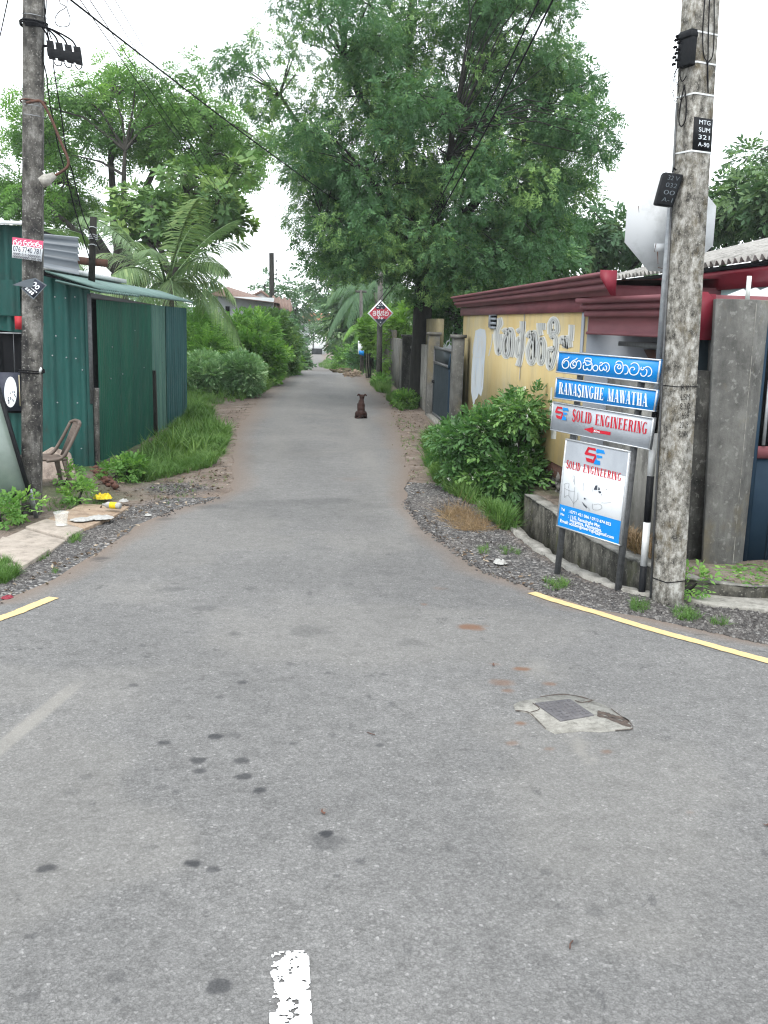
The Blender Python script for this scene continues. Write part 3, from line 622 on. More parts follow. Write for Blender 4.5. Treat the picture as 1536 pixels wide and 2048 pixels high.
def serif_glyph(c):
    if c == 'I': return stem(.1), .5
    if c == 'L': return stem(.1)+[R_(.4, 0, .85, TH), [(.76, TH), (.85, TH), (.85, .32)]], .93
    if c == 'E': return stem(.1)+[R_(.4, 0, .84, TH), R_(.4, .47, .66, .47+TH), R_(.4, 1-TH, .82, 1), [(.75, TH), (.84, TH), (.84, .3)], [(.74, 1-TH), (.82, .74), (.82, 1-TH)], R_(.62, .36, .68, .64)], .92
    if c == 'H': return stem(.1)+stem(.62)+[R_(.4, .47, .62, .47+TH)], 1.04
    if c == 'T': return [x for x in stem(.32)]+[R_(.02, 1-TH, .92, 1), [(.02, 1-TH), (.02, .70), (.10, 1-TH)], [(.92, 1-TH), (.92, .70), (.84, 1-TH)]], .96
    if c == 'N': return [R_(.12, 0, .20, 1), R_(.02, 0, .30, SE_), R_(.76, 0, .84, 1), R_(.66, 1-SE_, .94, 1), R_(.0, 1-SE_, .2, 1)]+diag(.10, 1, .52, 0, .32), .98
    if c == 'M': return [R_(.10, 0, .17, 1), R_(.0, 0, .28, SE_), R_(.0, 1-SE_, .2, 1)]+diag(.10, 1, .42, 0, .28)+diag(.86, 1, .50, 0, .07)+stem(.84, .28), 1.24
    if c == 'W': return diag(.02, 1, .26, 0, .28)+diag(.52, 1, .33, .1, .07)+diag(.46, 1, .72, 0, .28)+diag(1.06, 1, .86, 0, .07)+[R_(-.04, 1-SE_, .38, 1), R_(.42, 1-SE_, .80, 1), R_(.96, 1-SE_, 1.2, 1)], 1.18
    if c == 'A': return diag(.40, 1, .06, 0, .07)+diag(.34, 1, .58, 0, .30)+[R_(.2, .28, .66, .28+TH), R_(-.02, 0, .24, SE_), R_(.5, 0, .96, SE_)], .95
    if c == 'O': return ring(.46, .5, .44, .52, .27, .06), .96
    if c == 'D': return stem(.1)+[R_(.3, 0, .5, TH), R_(.3, 1-TH, .5, 1)]+ring(.44, .5, .48, .5, .28, TH, -90, 90), 1.0
    if c == 'R': return stem(.1)+[R_(.3, 1-TH, .55, 1), R_(.3, .46, .55, .46+TH)]+ring(.50, .73, .38, .27, .26, TH, -90, 90)+diag(.50, .48, .70, 0, .27)+[R_(.9, 0, 1.02, SE_)], 1.04
    if c == 'G': return ring(.48, .5, .46, .52, .28, .06, 50, 330)+[R_(.62, 0.06, .90, .42), R_(.52, .40, .98, .40+SE_), [(.74, 1), (.80, 1), (.80, .66)]], 1.02
    if c == 'S': return stroke(smooth([(.74, .74), (.66, .93), (.42, 1.), (.2, .88), (.2, .68), (.44, .52), (.66, .36), (.68, .14), (.44, .0), (.2, .06), (.08, .28)], 4), [.05]+[.08]*6+[.14]*4+[.2]*4+[.27]*8+[.27]*6+[.2]*4+[.12]*3+[.08]*10)+[R_(.05, .0, .10, .3), R_(.72, .70, .77, 1)], .86
    return [], .5
def serif_text(txt):
    q, x = [], 0.
    for c in txt:
        g, a = serif_glyph(c); q += [[(px+x, py) for px, py in poly] for poly in g]; x += a+.06
    return [[(px/x, py) for px, py in poly] for poly in q]        # normalised to width 1, height 1
def quadmap(c):     # corners TL, TR, BR, BL (world) -> f(u, v from the bottom)
    TL, TR, BR, BL = [np.array(p, float) for p in c]
    return lambda u, v: (BL*(1-u)+BR*u)*(1-v)+(TL*(1-u)+TR*u)*v
def decal(name, polys2d, f, n, off, mat, parent, lift=0):
    mb = MB(); n = np.array(n, float); n /= np.linalg.norm(n)
    for i, p in enumerate(polys2d): mb.face([f(*q)+n*(off+lift*(i % 7)) for q in p])
    return mb.build(name, mat, parent)
def font_polys(txt, bold=0., space=1.):
    cu = bpy.data.curves.new('tmp', 'FONT'); cu.body = txt; cu.size = 1; cu.offset = bold; cu.space_character = space
    ob = bpy.data.objects.new('tmp', cu); COL.objects.link(ob); dg = bpy.context.evaluated_depsgraph_get()
    me = ob.evaluated_get(dg).to_mesh(); vs = [(v.co.x, v.co.y) for v in me.vertices]; fs = [[vs[i] for i in p.vertices] for p in me.polygons]
    ob.evaluated_get(dg).to_mesh_clear(); bpy.data.objects.remove(ob); bpy.data.curves.remove(cu)
    xs = [p[0] for f in fs for p in f]; x0, x1 = min(xs), max(xs)
    return [[((p[0]-x0)/(x1-x0), p[1]/.73) for p in f] for f in fs], (x1-x0)
def rect_on(f, u0, v0, u1, v1): return lambda u, v: f(u0+(u1-u0)*u, v0+(v1-v0)*v)
# ------------------------------------------------------------------ sign boards on two posts
b0, b1 = G(1112, 1150, 0), G(1233, 1183, 0)
sdir = (b1-b0)/np.linalg.norm(b1-b0); sn = np.array([sdir[1], -sdir[0], 0.])        # faces the viewer
if sn[1] > 0: sn = -sn
SP = lambda px, py, off=0.: PL(px, py, b0+sn*(.03+off), sn)
boards = thing('street_sign', (b0+b1)/2, 'four stacked boards, two blue and two silver, on steel posts beside the concrete pole', 'sign board')
def post(px0, py0, px1, py1):
    a, b = PL(px0, py0, b0-sn*.02, sn), PL(px1, py1, b0-sn*.02, sn); MB().bar(a-np.array([0, 0, .15]), b, .042, .042).build('post', M_steel, boards)
post(1112, 1150, 1166, 705); post(1234, 1184, 1288, 718)
def board(name, c, mat, fr=.010, label=None):
    q = [SP(*p) for p in c]; mb = MB(); mb.slab([q[3], q[2], q[1], q[0]], sn, .025); o = mb.build(name, mat, boards)
    if label: o['label'] = label
    f = quadmap(q); L = np.linalg.norm(q[1]-q[0]); Hh = np.linalg.norm(q[0]-q[3]); fu, fv = fr/L, fr/Hh; fm = MB()
    for (u0, v0, u1, v1) in ((0, 0, 1, fv), (0, 1-fv, 1, 1), (0, fv, fu, 1-fv), (1-fu, fv, 1, 1-fv)):
        fm.slab([f(u0, v0)+sn*.006, f(u1, v0)+sn*.006, f(u1, v1)+sn*.006, f(u0, v1)+sn*.006], sn, .036)
    fm.build('frame', M_alu, o); return o, f
o1, f1 = board('name_board', [(1117, 702), (1322, 719), (1316, 768), (1112, 745)], M_sblue, label='blue board with rounded white script')
# script on the first board, traced stroke by stroke
def TR1(x, y): return (1090+x/6.4, 690+y/6.4)
def traced(name, strokes, wd, mapf, mat, parent, plane, off=.004, n=None):
    mb = MB()
    for i, s in enumerate(strokes):
        ww = s[1] if isinstance(s, tuple) and len(s) == 2 and not np.isscalar(s[1]) and False else wd
        for poly in stroke(smooth(s, 5), ww): mb.face([plane(*mapf(*q))+n*(off+.0004*(i % 5)) for q in poly])
    return mb.build(name, mat, parent)
SIN1 = [[(314,150),(292,172),(262,176),(236,200),(224,240),(234,284),(264,298),(296,284),(310,248),(302,212),(276,198),(250,214),(244,238)],
 [(420,166),(396,188),(366,200),(340,226),(328,262),(346,294),(378,290),(402,262),(406,228),(384,212),(362,234),(368,262),(386,262)], [(412,222),(434,200),(458,214),(466,256),(456,296),(432,306)],
 [(514,214),(512,186),(532,168),(566,168),(594,178),(598,206),(566,206),(524,200)], [(492,236),(508,220),(528,234),(528,254),(560,258),(598,240)], [(500,256),(494,290),(506,316),(532,316),(546,296),(556,318),(584,322),(602,300),(606,250),(598,222),(572,218)],
 [(648,256),(622,276),(618,308),(640,330),(668,326),(682,296),(672,264),(648,256)],
 [(706,236),(724,222),(742,238),(728,258),(708,262),(702,296),(718,328),(744,320),(752,290),(764,318),(790,318),(794,280),(778,264)], [(742,240),(778,226),(814,238),(830,280),(822,322),(794,346)],
 [(910,236),(930,212),(964,206),(994,226),(1006,270),(1000,324),(974,360),(938,366),(908,342),(896,300),(906,262),(932,246),(950,262),(934,282),(950,304),(974,296),(976,264),(956,250)], [(1008,264),(1036,256),(1064,280),(1070,326),(1054,364),(1022,372)],
 [(1102,248),(1136,228),(1178,234),(1206,270),(1206,326),(1180,370),(1136,384),(1098,366),(1088,326),(1102,292),(1134,284),(1152,304),(1138,324)],
 [(1240,280),(1232,308),(1254,318),(1274,300),(1262,284)], [(1270,298),(1312,276),(1352,292),(1372,336),(1358,384),(1320,402)], [(1230,356),(1240,390),(1276,398),(1304,370),(1310,330),(1294,306)]]
traced('lettering', SIN1, 12.5, TR1, M_lett, o1, SP, .004, sn)
o2, f2 = board('name_board', [(1113, 754), (1316, 780), (1309, 824), (1108, 797)], M_sblue, label='blue board reading the street name in capitals')
def cap_line(name, txt, pTL, pTR, pBR, pBL, mat, parent, off=.004):
    f = quadmap([SP(*p) for p in (pTL, pTR, pBR, pBL)])
    decal(name, serif_text(txt), f, sn, off, mat, parent, lift=.00015)
cap_line('lettering', 'RANASINGHE', (1119,764), (1210,776), (1208,801), (1117.5,787), M_lett, o2)
cap_line('lettering', 'MAWATHA', (1217,777), (1297.5,787.5), (1296,814), (1215,802), M_lett, o2)
o3, f3 = board('direction_board', [(1106, 803), (1308, 836), (1299, 900), (1101, 860)], M_sgrey, .007, label='silver board with a red arrow')
LOGO_S = [[(.32,1),(.56,1),(.46,.82),(.26,.82)], [(.32,1),(.26,.82),(.16,.60),(.0,.60)], [(.0,.60),(.16,.60),(.52,.60),(.44,.44),(.07,.44)], [(.52,.60),(.56,.60),(.60,.44),(.44,.44)],
          [(.44,.44),(.60,.44),(.54,.0),(.42,.14)], [(.06,.24),(.14,.0),(.54,.0),(.50,.17),(.11,.17)]]
def S_logo():  # slanted block S and E
    s = [[(.14,1),(.50,1),(.54,.84),(.20,.84)], [(.14,1),(.20,.84),(.16,.66),(.0,.54)], [(.0,.54),(.16,.66),(.55,.62),(.62,.48),(.06,.46)],
         [(.55,.62),(.62,.48),(.54,.02),(.46,.20)], [(.08,.30),(.44,.26),(.46,.20),(.54,.02),(.16,.06)]]
    e = [[(.58,.98),(.90,.98),(1.,.76),(.72,.76),(.60,.70),(.54,.84)], [(.60,.60),(.88,.60),(.92,.46),(.64,.42)], [(.62,.40),(.60,.30),(.54,.0),(.58,-.02),(.70,.22)], [(.62,.28),(.84,.26),(.90,.0),(.58,-.02)]]
    return s, e
def logo(parent, pTL, pTR, pBR, pBL):
    f = quadmap([SP(*p) for p in (pTL, pTR, pBR, pBL)]); s, e = S_logo(); decal('emblem', s, f, sn, .004, M_sred, parent, .0003); decal('emblem', e, f, sn, .0045, M_sblue, parent, .0003)
logo(o3, (1111,812), (1139,816), (1136,841), (1110,837))
cap_line('lettering', 'SOLID', (1146,819), (1186,826), (1184,848), (1144,841.5), M_sred, o3)
cap_line('lettering', 'ENGINEERING', (1192,828), (1298,845), (1295,869), (1190,849.5), M_sred, o3)
ar = [(1168,858), (1187,854), (1187,858.5), (1222,864), (1221,870.5), (1186,864.5), (1185,867)]
MB().mesh([SP(*p)+sn*.004 for p in ar], [(0,1,2,5,6), (2,3,4,5)]).build('arrow', M_sred, o3)
pl, _ = font_polys('50m', .02); decal('lettering', pl, quadmap([SP(*p) for p in ((1189,860), (1201,862), (1200,865.5), (1188,863.5))]), sn, .006, M_swhite, o3)
o4, f4 = board('advert_board', [(1132, 877), (1260, 902), (1240, 1092), (1113, 1052)], M_swhite, .011, label='tall white board with a blue foot and a silver head')
decal('head_panel', [R_(.02, .735, .98, .985)], f4, sn, .002, M_sgrey, o4); decal('foot_panel', [R_(.02, .015, .98, .26)], f4, sn, .002, M_sblue, o4)
logo(o4, (1171,892.5), (1213,901), (1205,931), (1168,923))
cap_line('lettering', 'SOLID', (1134,920), (1163,927), (1161,943), (1132.5,935), M_sred, o4); cap_line('lettering', 'ENGINEERING', (1168,928), (1245,947), (1243,963), (1166,944), M_sred, o4)
for t_, p in (('Tel', ((1123.5,1015), (1130.5,1017), (1130,1022.5), (1123,1020.5))), (': 0771 421 066 / 0713 674 822', ((1139,1019), (1223,1045.5), (1222.5,1051.5), (1138.5,1025))), ('No', ((1122.5,1025), (1129.5,1027), (1129,1032), (1122,1030))),
              (': 11/E, Ranasinghe Mw,', ((1138,1028.5), (1202,1048), (1201,1055), (1137.5,1035))), ('Hiripitiya, Pannipitiya.', ((1141,1036.5), (1205,1057), (1204,1064), (1140.5,1043))),
              ('Email: solidengineerings@gmail.com', ((1121.5,1037), (1229,1071.5), (1228.5,1078), (1121,1043.5)))):
    pl, _ = font_polys(t_, .022); decal('lettering', pl, quadmap([SP(*q) for q in p]), sn, .005, M_swhite, o4)
# pictures of steel furniture: a wash table, a sink and a basket in thin grey line work
def TR4(x, y): return (1100+x/8.084, 870+y/8.084)
pic = [[(240,790),(236,1010)], [(240,860),(320,900),(400,910)], [(405,840),(380,1160)], [(236,1010),(300,980),(385,1110)], [(380,1110),(450,1040)], [(455,930),(450,1040)], [(310,880),(308,980)], [(385,760),(375,680),(392,655),(402,680),(402,800)],
       [(240,790),(310,780),(300,860)], [(540,900),(545,790),(580,740)], [(520,1080),(560,1120),(600,1160),(635,1190),(632,1230)], [(590,1130),(595,1180)], [(690,1110),(700,1200),(790,1210),(840,1180),(835,1140),(790,1115),(710,1125)],
       [(835,1095),(900,1098),(990,1088)], [(700,810),(690,920)], [(840,885),(930,882)], [(930,850),(915,880)]]
M_line = basic('grey_print', (.24, .26, .28), (.16, .17, .18), 60, .5); M_dprint = basic('dark_print', (.03, .035, .05), (.06, .07, .09), 60, .5)
mbp = MB()
for s in pic:
    for poly in stroke(smooth(s, 4), 5): mbp.face([SP(*TR4(*q))+sn*.004 for q in poly])
mbp.build('picture', M_line, o4)
mbp = MB()
for poly in ([(710,885),(740,815),(775,810),(770,888)], [(780,888),(795,825),(820,885)], [(785,905),(825,905),(838,940),(795,938)], [(552,1010),(592,1030),(556,1046)], [(835,960),(848,960),(845,985)], [(525,1085),(600,1160),(600,1190),(545,1130)]): mbp.face([SP(*TR4(*q))+sn*.005 for q in poly])
mbp.build('picture', M_dprint, o4)
# ------------------------------------------------------------------ stop sign seen from behind, on its striped post
spb = G(1283, 1190, 0); st = thing('stop_sign', spb, 'octagonal road sign seen from its white rusty back, on a black and white striped post', 'road sign')
spt = P(1347, 352, spb[1]+.02); mb = MB(); zs = [(.0, .0), ]
LP = lambda t: spb+(spt-spb)*t
cuts = [(-.04, .075, 1), (.075, .185, 0), (.185, .30, 1), (.30, .405, 0), (.405, .51, 1), (.51, .58, 0), (.58, 1., 2)]
for a, b, k in cuts: mb.tube([LP(a), LP(b)], .027 if k < 2 else .0265, 14, k)
mb.build('post', [M_white, M_black, M_galv], st, smooth=False)
M_signback = basic('weathered_sign_back', (.47, .49, .51), (.30, .315, .32), 5, .55, lo=.5, hi=.8)
R8 = 101*spb[1]/F; sa = math.radians(3); cs = P(1350, 446, spb[1]+.045+.02); ex = np.array([math.cos(sa), math.sin(sa), 0]); cs = cs+ex*.0+np.array([0, .09, 0])
pts = [cs+ex*R8*math.sin(math.radians(22.5+45*i))+np.array([0, 0, R8*math.cos(math.radians(22.5+45*i))]) for i in range(8)]
so_n = np.array([math.sin(sa), -math.cos(sa), 0]); MB().slab(pts[::-1], so_n, .004).build('sign_plate', M_signback, st)
bq = [P(1310, 487, spb[1]+.03), P(1338, 487, spb[1]+.03), P(1338, 503, spb[1]+.03), P(1310, 503, spb[1]+.03)]
MB().slab(bq[::-1], (0, -1, 0), .02).build('bracket', M_signback, st)
mb = MB()
for (x, y, x2, y2, wv) in ((1315, 503, 1316, 528, 2.2), (1312, 487, 1309, 504, 1.6), (1330, 503, 1331, 512, 1.4), (1277, 412, 1278, 425, 1.4), (1316, 535, 1330, 538, 2)):
    for poly in stroke([(x, y), (x2, y2)], [wv, wv*.5]): mb.face([P(q[0], q[1], spb[1]+.0385 if y > 505 else (spb[1]+.008 if y > 486 else spb[1]+.0385)) for q in poly])
mb.build('rust_streak', M_rust, st)
# ------------------------------------------------------------------ right concrete power pole
Yp = 7.18; pb = G(1334, 1203, 0); pole = thing('power_pole', pb, 'tall square concrete power pole stained with lichen, beside the blue street boards', 'power pole')
pt = P(1405, -60, Yp)
def sqpole(name, a, b, w0, w1, rot, mat, parent, ch=.18):
    vs = []; a = np.array(a, float); b = np.array(b, float); k = 14
    for i in range(k+1):
        t = i/k; c = a+(b-a)*t; w_ = (w0+(w1-w0)*t)/2
        for (x, y) in ((-1+ch, -1), (1-ch, -1), (1, -1+ch), (1, 1-ch), (1-ch, 1), (-1+ch, 1), (-1, 1-ch), (-1, -1+ch)):
            vs.append((c[0]+w_*(x*math.cos(rot)-y*math.sin(rot)), c[1]+w_*(x*math.sin(rot)+y*math.cos(rot)), c[2]))
    mb = MB(); fs = [(i*8+j, i*8+(j+1) % 8, (i+1)*8+(j+1) % 8, (i+1)*8+j) for i in range(k) for j in range(8)]+[tuple(range(7, -1, -1)), tuple(range(k*8, k*8+8))]
    return mb.mesh(vs, fs).build(name, mat, parent)
sqpole('shaft', pb-np.array([0, 0, .2]), pt, .185, .185, math.radians(22), M_poleR, pole, .10)
PA = lambda py: pb+(pt-pb)*((P(1335, py, Yp)[2]-pb[2])/(pt[2]-pb[2]))   # pole axis at a pixel height
def band(py, parent, mat, wd=.011, rot=math.radians(22), r=.0955, name='strap', n=10, ch=.1):
    c = PA(py); vs = []; mb = MB()
    for z in (-wd/2, wd/2):
        for (x, y) in ((-1+ch, -1), (1-ch, -1), (1, -1+ch), (1, 1-ch), (1-ch, 1), (-1+ch, 1), (-1, 1-ch), (-1, -1+ch)):
            vs.append((c[0]+r*(x*math.cos(rot)-y*math.sin(rot)), c[1]+r*(x*math.sin(rot)+y*math.cos(rot)), c[2]+z))
    mb.mesh(vs, [(j, (j+1) % 8, 8+(j+1) % 8, 8+j) for j in range(8)]); return mb.build(name, mat, parent)
for py in (71, 131, 193, 307): band(py, pole, M_white)
band(1150, pole, M_cable, .008); band(770, pole, M_cable, .006)
# faces of the pole that look toward the lane (left) and toward the viewer's right
rot = math.radians(22); nR = np.array([math.sin(rot), -math.cos(rot), 0]); uR = np.array([math.cos(rot), math.sin(rot), 0]); nL = np.array([-math.cos(rot), -math.sin(rot), 0]); uL = np.array([math.sin(rot), -math.cos(rot), 0])
def on_face(py0, py1, n, u, half=.078, off=.0945):
    a, b = PA(py1)+n*off, PA(py0)+n*off
    return quadmap([b-u*half, b+u*half, a+u*half, a-u*half])
fR = on_face(240, 305, nR, uR, .084)
pn = thing('number_panel', PA(272), 'black square painted with pale stencilled letters and numbers, high on the right concrete pole', 'number panel')
MB().slab([fR(.0, 0), fR(1, 0), fR(1, 1), fR(.0, 1)], nR, .004).build('plate', M_black, pn)
for i, t_ in enumerate(('MTG', 'SUM', '321', 'A-90')):
    pl, _ = font_polys(t_, 0); g = rect_on(fR, .26+.02*i*0, .80-.225*i, .86, .94-.225*i); decal('lettering', pl, g, nR, .002, M_lett, pn)
fN = on_face(760, 870, nR, uR, .08)
mb = MB()
for i, t_ in enumerate(('RVI', 'LSM', '8.3.0', '1659', '2019', 'RMN')):
    pl, _ = font_polys(t_, -.012)
    for poly in pl: mb.face([rect_on(fN, .10, .84-.165*i, .62, .96-.165*i)(*q)+nR*.0015 for q in poly])
mb.build('lettering', M_cable, pole)
# fibre box, slack loops, hanging splice closure
bx = thing('junction_box', PA(100), 'black cable box bristling with wires, strapped high on the right concrete pole', 'junction box')
c = PA(104)+nL*.10; mb = MB(); uu = np.array([0, 0, 1.])
def obox(mb, c, u, n, hw, hd, hh, taper=1., m=0):
    q = lambda s, z: [c+u*(-hw*s)+n*(-hd)+uu*z, c+u*hw*s+n*(-hd)+uu*z, c+u*hw*s+n*hd+uu*z, c-u*hw*s+n*hd+uu*z]
    mb.hexa(q(taper, -hh), q(1, hh), m)
obox(mb, PA(102)+nL*.115+uL*.02, uL, nL, .065, .028, .115); obox(mb, PA(76)+nL*.118+uL*.02, uL, nL, .07, .035, .02)
mb.build('case', M_black, bx, bevel=.008); mb = MB()
for i in range(9):
    z = .09-.022*i; q = PA(102)+nL*.14+uL*random.uniform(-.06, .0)+uu*z; mb.tube([q, q+nL*.018, q+nL*.024-uu*.01], .009, 6)
mb.build('port', M_cable, bx); mb = MB()
for i in range(7):
    q = PA(130)+nL*.12+uL*random.uniform(-.06, .05); e = q-uu*random.uniform(.1, .26)+nL*random.uniform(-.02, .07)
    mb.tube(smooth([q, (q+e)/2+nL*.03, e, e+uL*.04+uu*.03], 4), .0025, 4)
for i in range(3):
    q = PA(60)+nR*.10+uR*(-.06+.05*i); mb.tube(smooth([PA(-50)+nR*.10+uR*(-.05+.03*i), q, PA(115)+nR*.10+uR*(-.04+.04*i), PA(135)+nR*.1, PA(190)+nR*.1+uR*.02], 4), .004, 5)
lp = PA(225)+nL*.108; mb.tube(smooth([lp+uu*.16, lp+uL*.03+uu*.05, lp+uL*.035-uu*.06, lp-uu*.10, lp-uL*.03-uu*.05, lp-uL*.02+uu*.08, lp+uu*.17], 5), .0045, 5)
mb.build('loose_wire', M_cable, bx)
MB().tube([PA(205)+nL*.100-uL*.07, pb+nL*.100-uL*.07+uu*.02], .0085, 8).build('conduit', M_steel, pole)
cl = thing('splice_closure', P(1341, 378, Yp-.12), 'black hanging box with worn stencilled marks, tilted in front of the octagonal sign', 'cable box')
q4 = [P(1329, 343, Yp-.12), P(1369, 349, Yp-.12), P(1347, 414, Yp-.12), P(1311, 409, Yp-.12)]; q4 = [np.array(p) for p in q4]
ctr = sum(q4)/4; mb = MB(); k = [ctr+(p-ctr)*1.0 for p in q4]
mb.slab(k[::-1], (0, -1, 0), .07); mb.build('case', M_black, cl, bevel=.014); fq = quadmap(q4)
for i, t_ in enumerate(('32 V', '032', '00', 'A-1')):
    pl, _ = font_polys(t_, -.01); decal('lettering', pl, rect_on(fq, .25, .78-.22*i, .82, .92-.22*i), (0, -1, 0), .002, M_greysheet, cl)
MB().tube([P(1345, 344, Yp-.09), P(1347, 336, Yp-.07), P(1352, 340, Yp-.06)], .006, 6).build('hook', M_cable, cl)
# ------------------------------------------------------------------ left concrete power pole
YL = 10.1; lb = G(62, 1026, 0); lpole = thing('power_pole', lb, 'dark streaked concrete power pole carrying posters, in front of the green shed', 'power pole')
lt = P(68, -60, YL); sqpole('shaft', lb-np.array([0, 0, .2]), lt, .185, .175, math.radians(8), M_pole, lpole, .12)
LA = lambda py: lb+(lt-lb)*((P(62, py, YL)[2]-lb[2])/(lt[2]-lb[2])); LW_ = lambda px, py, d=.11: P(px, py, YL-d)
def wrap(py, r, mat, name, parent, rr=.115):
    c = LA(py); MB().tube([c+np.array([rr*math.cos(a), rr*math.sin(a), .006*math.sin(2*a)]) for a in np.linspace(0, 2*math.pi, 17)], r, 5, caps=False).build(name, mat, parent)
wrap(34, .003, M_galv, 'wire_tie', lpole); wrap(213, .003, M_galv, 'wire_tie', lpole); wrap(233, .003, M_galv, 'wire_tie', lpole); wrap(203, .008, M_rust, 'wire_tie', lpole); wrap(745, .008, M_cable, 'wire_tie', lpole, .12); wrap(741, .006, M_cable, 'wire_tie', lpole, .12); wrap(50, .009, M_cable, 'wire_tie', lpole, .12); wrap(46, .009, M_cable, 'wire_tie', lpole, .122)
ins = MB(); ins.tube([P(80, 740, YL-.08), P(83, 741, YL-.08)], [.03, .02], 10); ins.build('insulator', M_white, lpole)
jb = thing('junction_box', P(128, 105, YL-.05), 'black four-way cable connector box hanging beside the left concrete pole', 'junction box')
mb = MB()
for i in range(4):
    x0 = 92+i*18; sh = i*4
    mb.hexa([P(x0+6, 118+sh*.9, YL-.12), P(x0+20, 121+sh*.9, YL-.12), P(x0+20, 121+sh*.9, YL+.0), P(x0+6, 118+sh*.9, YL+.0)], [P(x0, 80+sh, YL-.12), P(x0+15, 82+sh, YL-.12), P(x0+15, 82+sh, YL), P(x0, 80+sh, YL)])
mb.hexa([P(95, 112, YL-.125), P(166, 130, YL-.125), P(166, 130, YL+.02), P(95, 112, YL+.02)], [P(93, 95, YL-.125), P(163, 106, YL-.125), P(163, 106, YL+.02), P(93, 95, YL+.02)])
mb.build('case', M_black, jb, bevel=.004); mb = MB()
for i in range(4):
    a = P(99+i*18, 84+i*4, YL-.06); mb.tube(smooth([P(50, 44+i*2, YL-.12), P(75+i*6, 46+i*3, YL-.14), P(92+i*16, 66+i*4, YL-.09), a], 5), .0085, 6)
for i in range(3): a = P(106+i*22, 120+i*5, YL-.1); mb.tube(smooth([a, P(112+i*22, 130+i*4, YL-.1), P(122+i*20, 131+i*3, YL-.1), P(124+i*20, 122+i*4, YL-.1)], 5), .0055, 5)
mb.tube([P(83, 92, YL-.02), P(96, 92, YL-.06)], .012, 6); mb.build('lead', M_cable, jb)
mb = MB()
for p in ([(88,-30),(89,10),(92,50),(98,78)], [(93,-30),(92,20),(90,40),(103,78)], [(86,90),(84,115),(92,145),(100,210),(106,235),(116,290),(127,330),(140,380),(150,420),(165,470),(180,520)], [(106,125),(115,185),(124,240),(132,300),(146,350),(158,400),(170,440),(200,500)]): mb.tube(smooth([P(x, y, YL-.06) for x, y in p], 4), .006, 5)
tag(mb.build('drop_cable', M_cable), 'black service cables dropping down beside the left concrete pole', 'cable')
mb = MB(); mb.tube(smooth([P(x, y, YL-.12) for x, y in ((118,-20),(120,5),(132,14),(118,24),(110,38),(114,50),(126,54),(138,50),(140,35),(134,15),(137,-20))], 5), .005, 5)
tag(mb.build('cable_loop', M_steel), 'grey cable loop hanging at the top beside the left concrete pole', 'cable')
mb = MB(); mb.tube(smooth([P(x, y, YL-.14) for x, y in ((52,206),(66,203),(80,202),(88,210),(98,228),(110,255),(124,290),(136,318),(135,333),(122,344),(108,352))], 4), .013, 8)
lamp = thing('lamp_bracket', P(100, 300, YL-.14), 'rusty bent pipe bracket with a dirty white lamp holder, on the left concrete pole', 'lamp'); mb.build('pipe', M_rust, lamp, smooth=True)
mb = MB(); a, b = P(110, 350, YL-.14), P(82, 366, YL-.16); mb.tube([a, a+(b-a)*.45, a+(b-a)*.5, b], [.03, .045, .058, .05], 12); M_lampb = basic('grimy_ceramic', (.34, .33, .30), (.20, .19, .17), 30, .5); mb.build('lamp_holder', M_lampb, lamp)
mb = MB(); mb.tube([P(86, 342, YL-.17), P(104, 374, YL-.15)], .007, 6); mb.build('bulb_guard', M_white, lamp)
# posters on the left pole
ps = thing('poster', LW_(54, 497), 'pink and white paper poster with a phone number tied to the left concrete pole', 'poster')
q4 = [np.array(LW_(*p)) for p in ((25, 474), (87, 482), (83, 523), (24, 515))]; MB().slab(q4[::-1], (0, -1, 0), .003).build('sheet', M_swhite, ps); fq = quadmap(q4)
M_pink = basic('pink_ink', (.50, .075, .15), (.44, .07, .14), 20, .6); M_ink = basic('dark_ink', (.02, .024, .04), (.035, .04, .06), 30, .6)
decal('heading_band', [R_(0, .63, 1, 1)], fq, (0, -1, 0), .0015, M_pink, ps)
def TR7(x, y): return (x/7.68, 440+y/7.68)
ln = lambda x, y: (x, y)
SIN2 = [[(262,296),(240,312),(214,320),(206,352),(222,386),(248,384),(262,358),(246,332),(222,342)], [(276,346),(296,330),(290,352),(272,372),(294,388),(322,378),(328,346),(306,334)], [(310,318),(330,318)],
 [(404,312),(376,322),(366,360),(384,398),(412,392),(420,362),(400,342),(380,352)], [(430,352),(452,342),(446,366),(430,384),(456,402),(482,388),(484,358),(462,346)], [(470,326),(488,334)], [(494,360),(514,354),(504,382),(526,404),(544,388),(544,360),(524,352)],
 [(596,336),(566,350),(556,388),(574,416),(598,410),(606,384),(588,366),(566,378)], [(626,388),(612,400),(620,424),(640,418),(640,396),(626,388)]]
PP = lambda px, py: P(px, py, YL-.11)
traced('lettering', SIN2, 11, TR7, M_swhite, ps, PP, .003, np.array([0, -1., 0]))
pl, _ = font_polys('076 7740 781', .008); decal('lettering', pl, rect_on(fq, .03, .33, .94, .60), (0, -1, 0), .0025, M_ink, ps)
mb = MB()
for row in range(2):
    x = .04
    while x < .93:
        for poly in stroke(smooth([(x, .19-.14*row), (x+.02, .26-.14*row), (x+.045, .22-.14*row), (x+.04, .16-.14*row), (x+.012, .17-.14*row)], 3), .014): mb.face([fq(*q)+np.array([0, -.0025, 0]) for q in poly])
        x += .062 if random.random() > .22 else .10
mb.build('lettering', M_ink, ps)
ps2 = thing('poster', LW_(66, 576), 'small black and white poster, torn and curled, on the left concrete pole', 'poster')
q5 = [np.array(LW_(*p)) for p in ((71, 556), (94, 570), (67, 599), (42, 577))]; MB().slab(q5[::-1], (0, -1, 0), .003).build('sheet', M_ink, ps2); f5 = quadmap(q5)
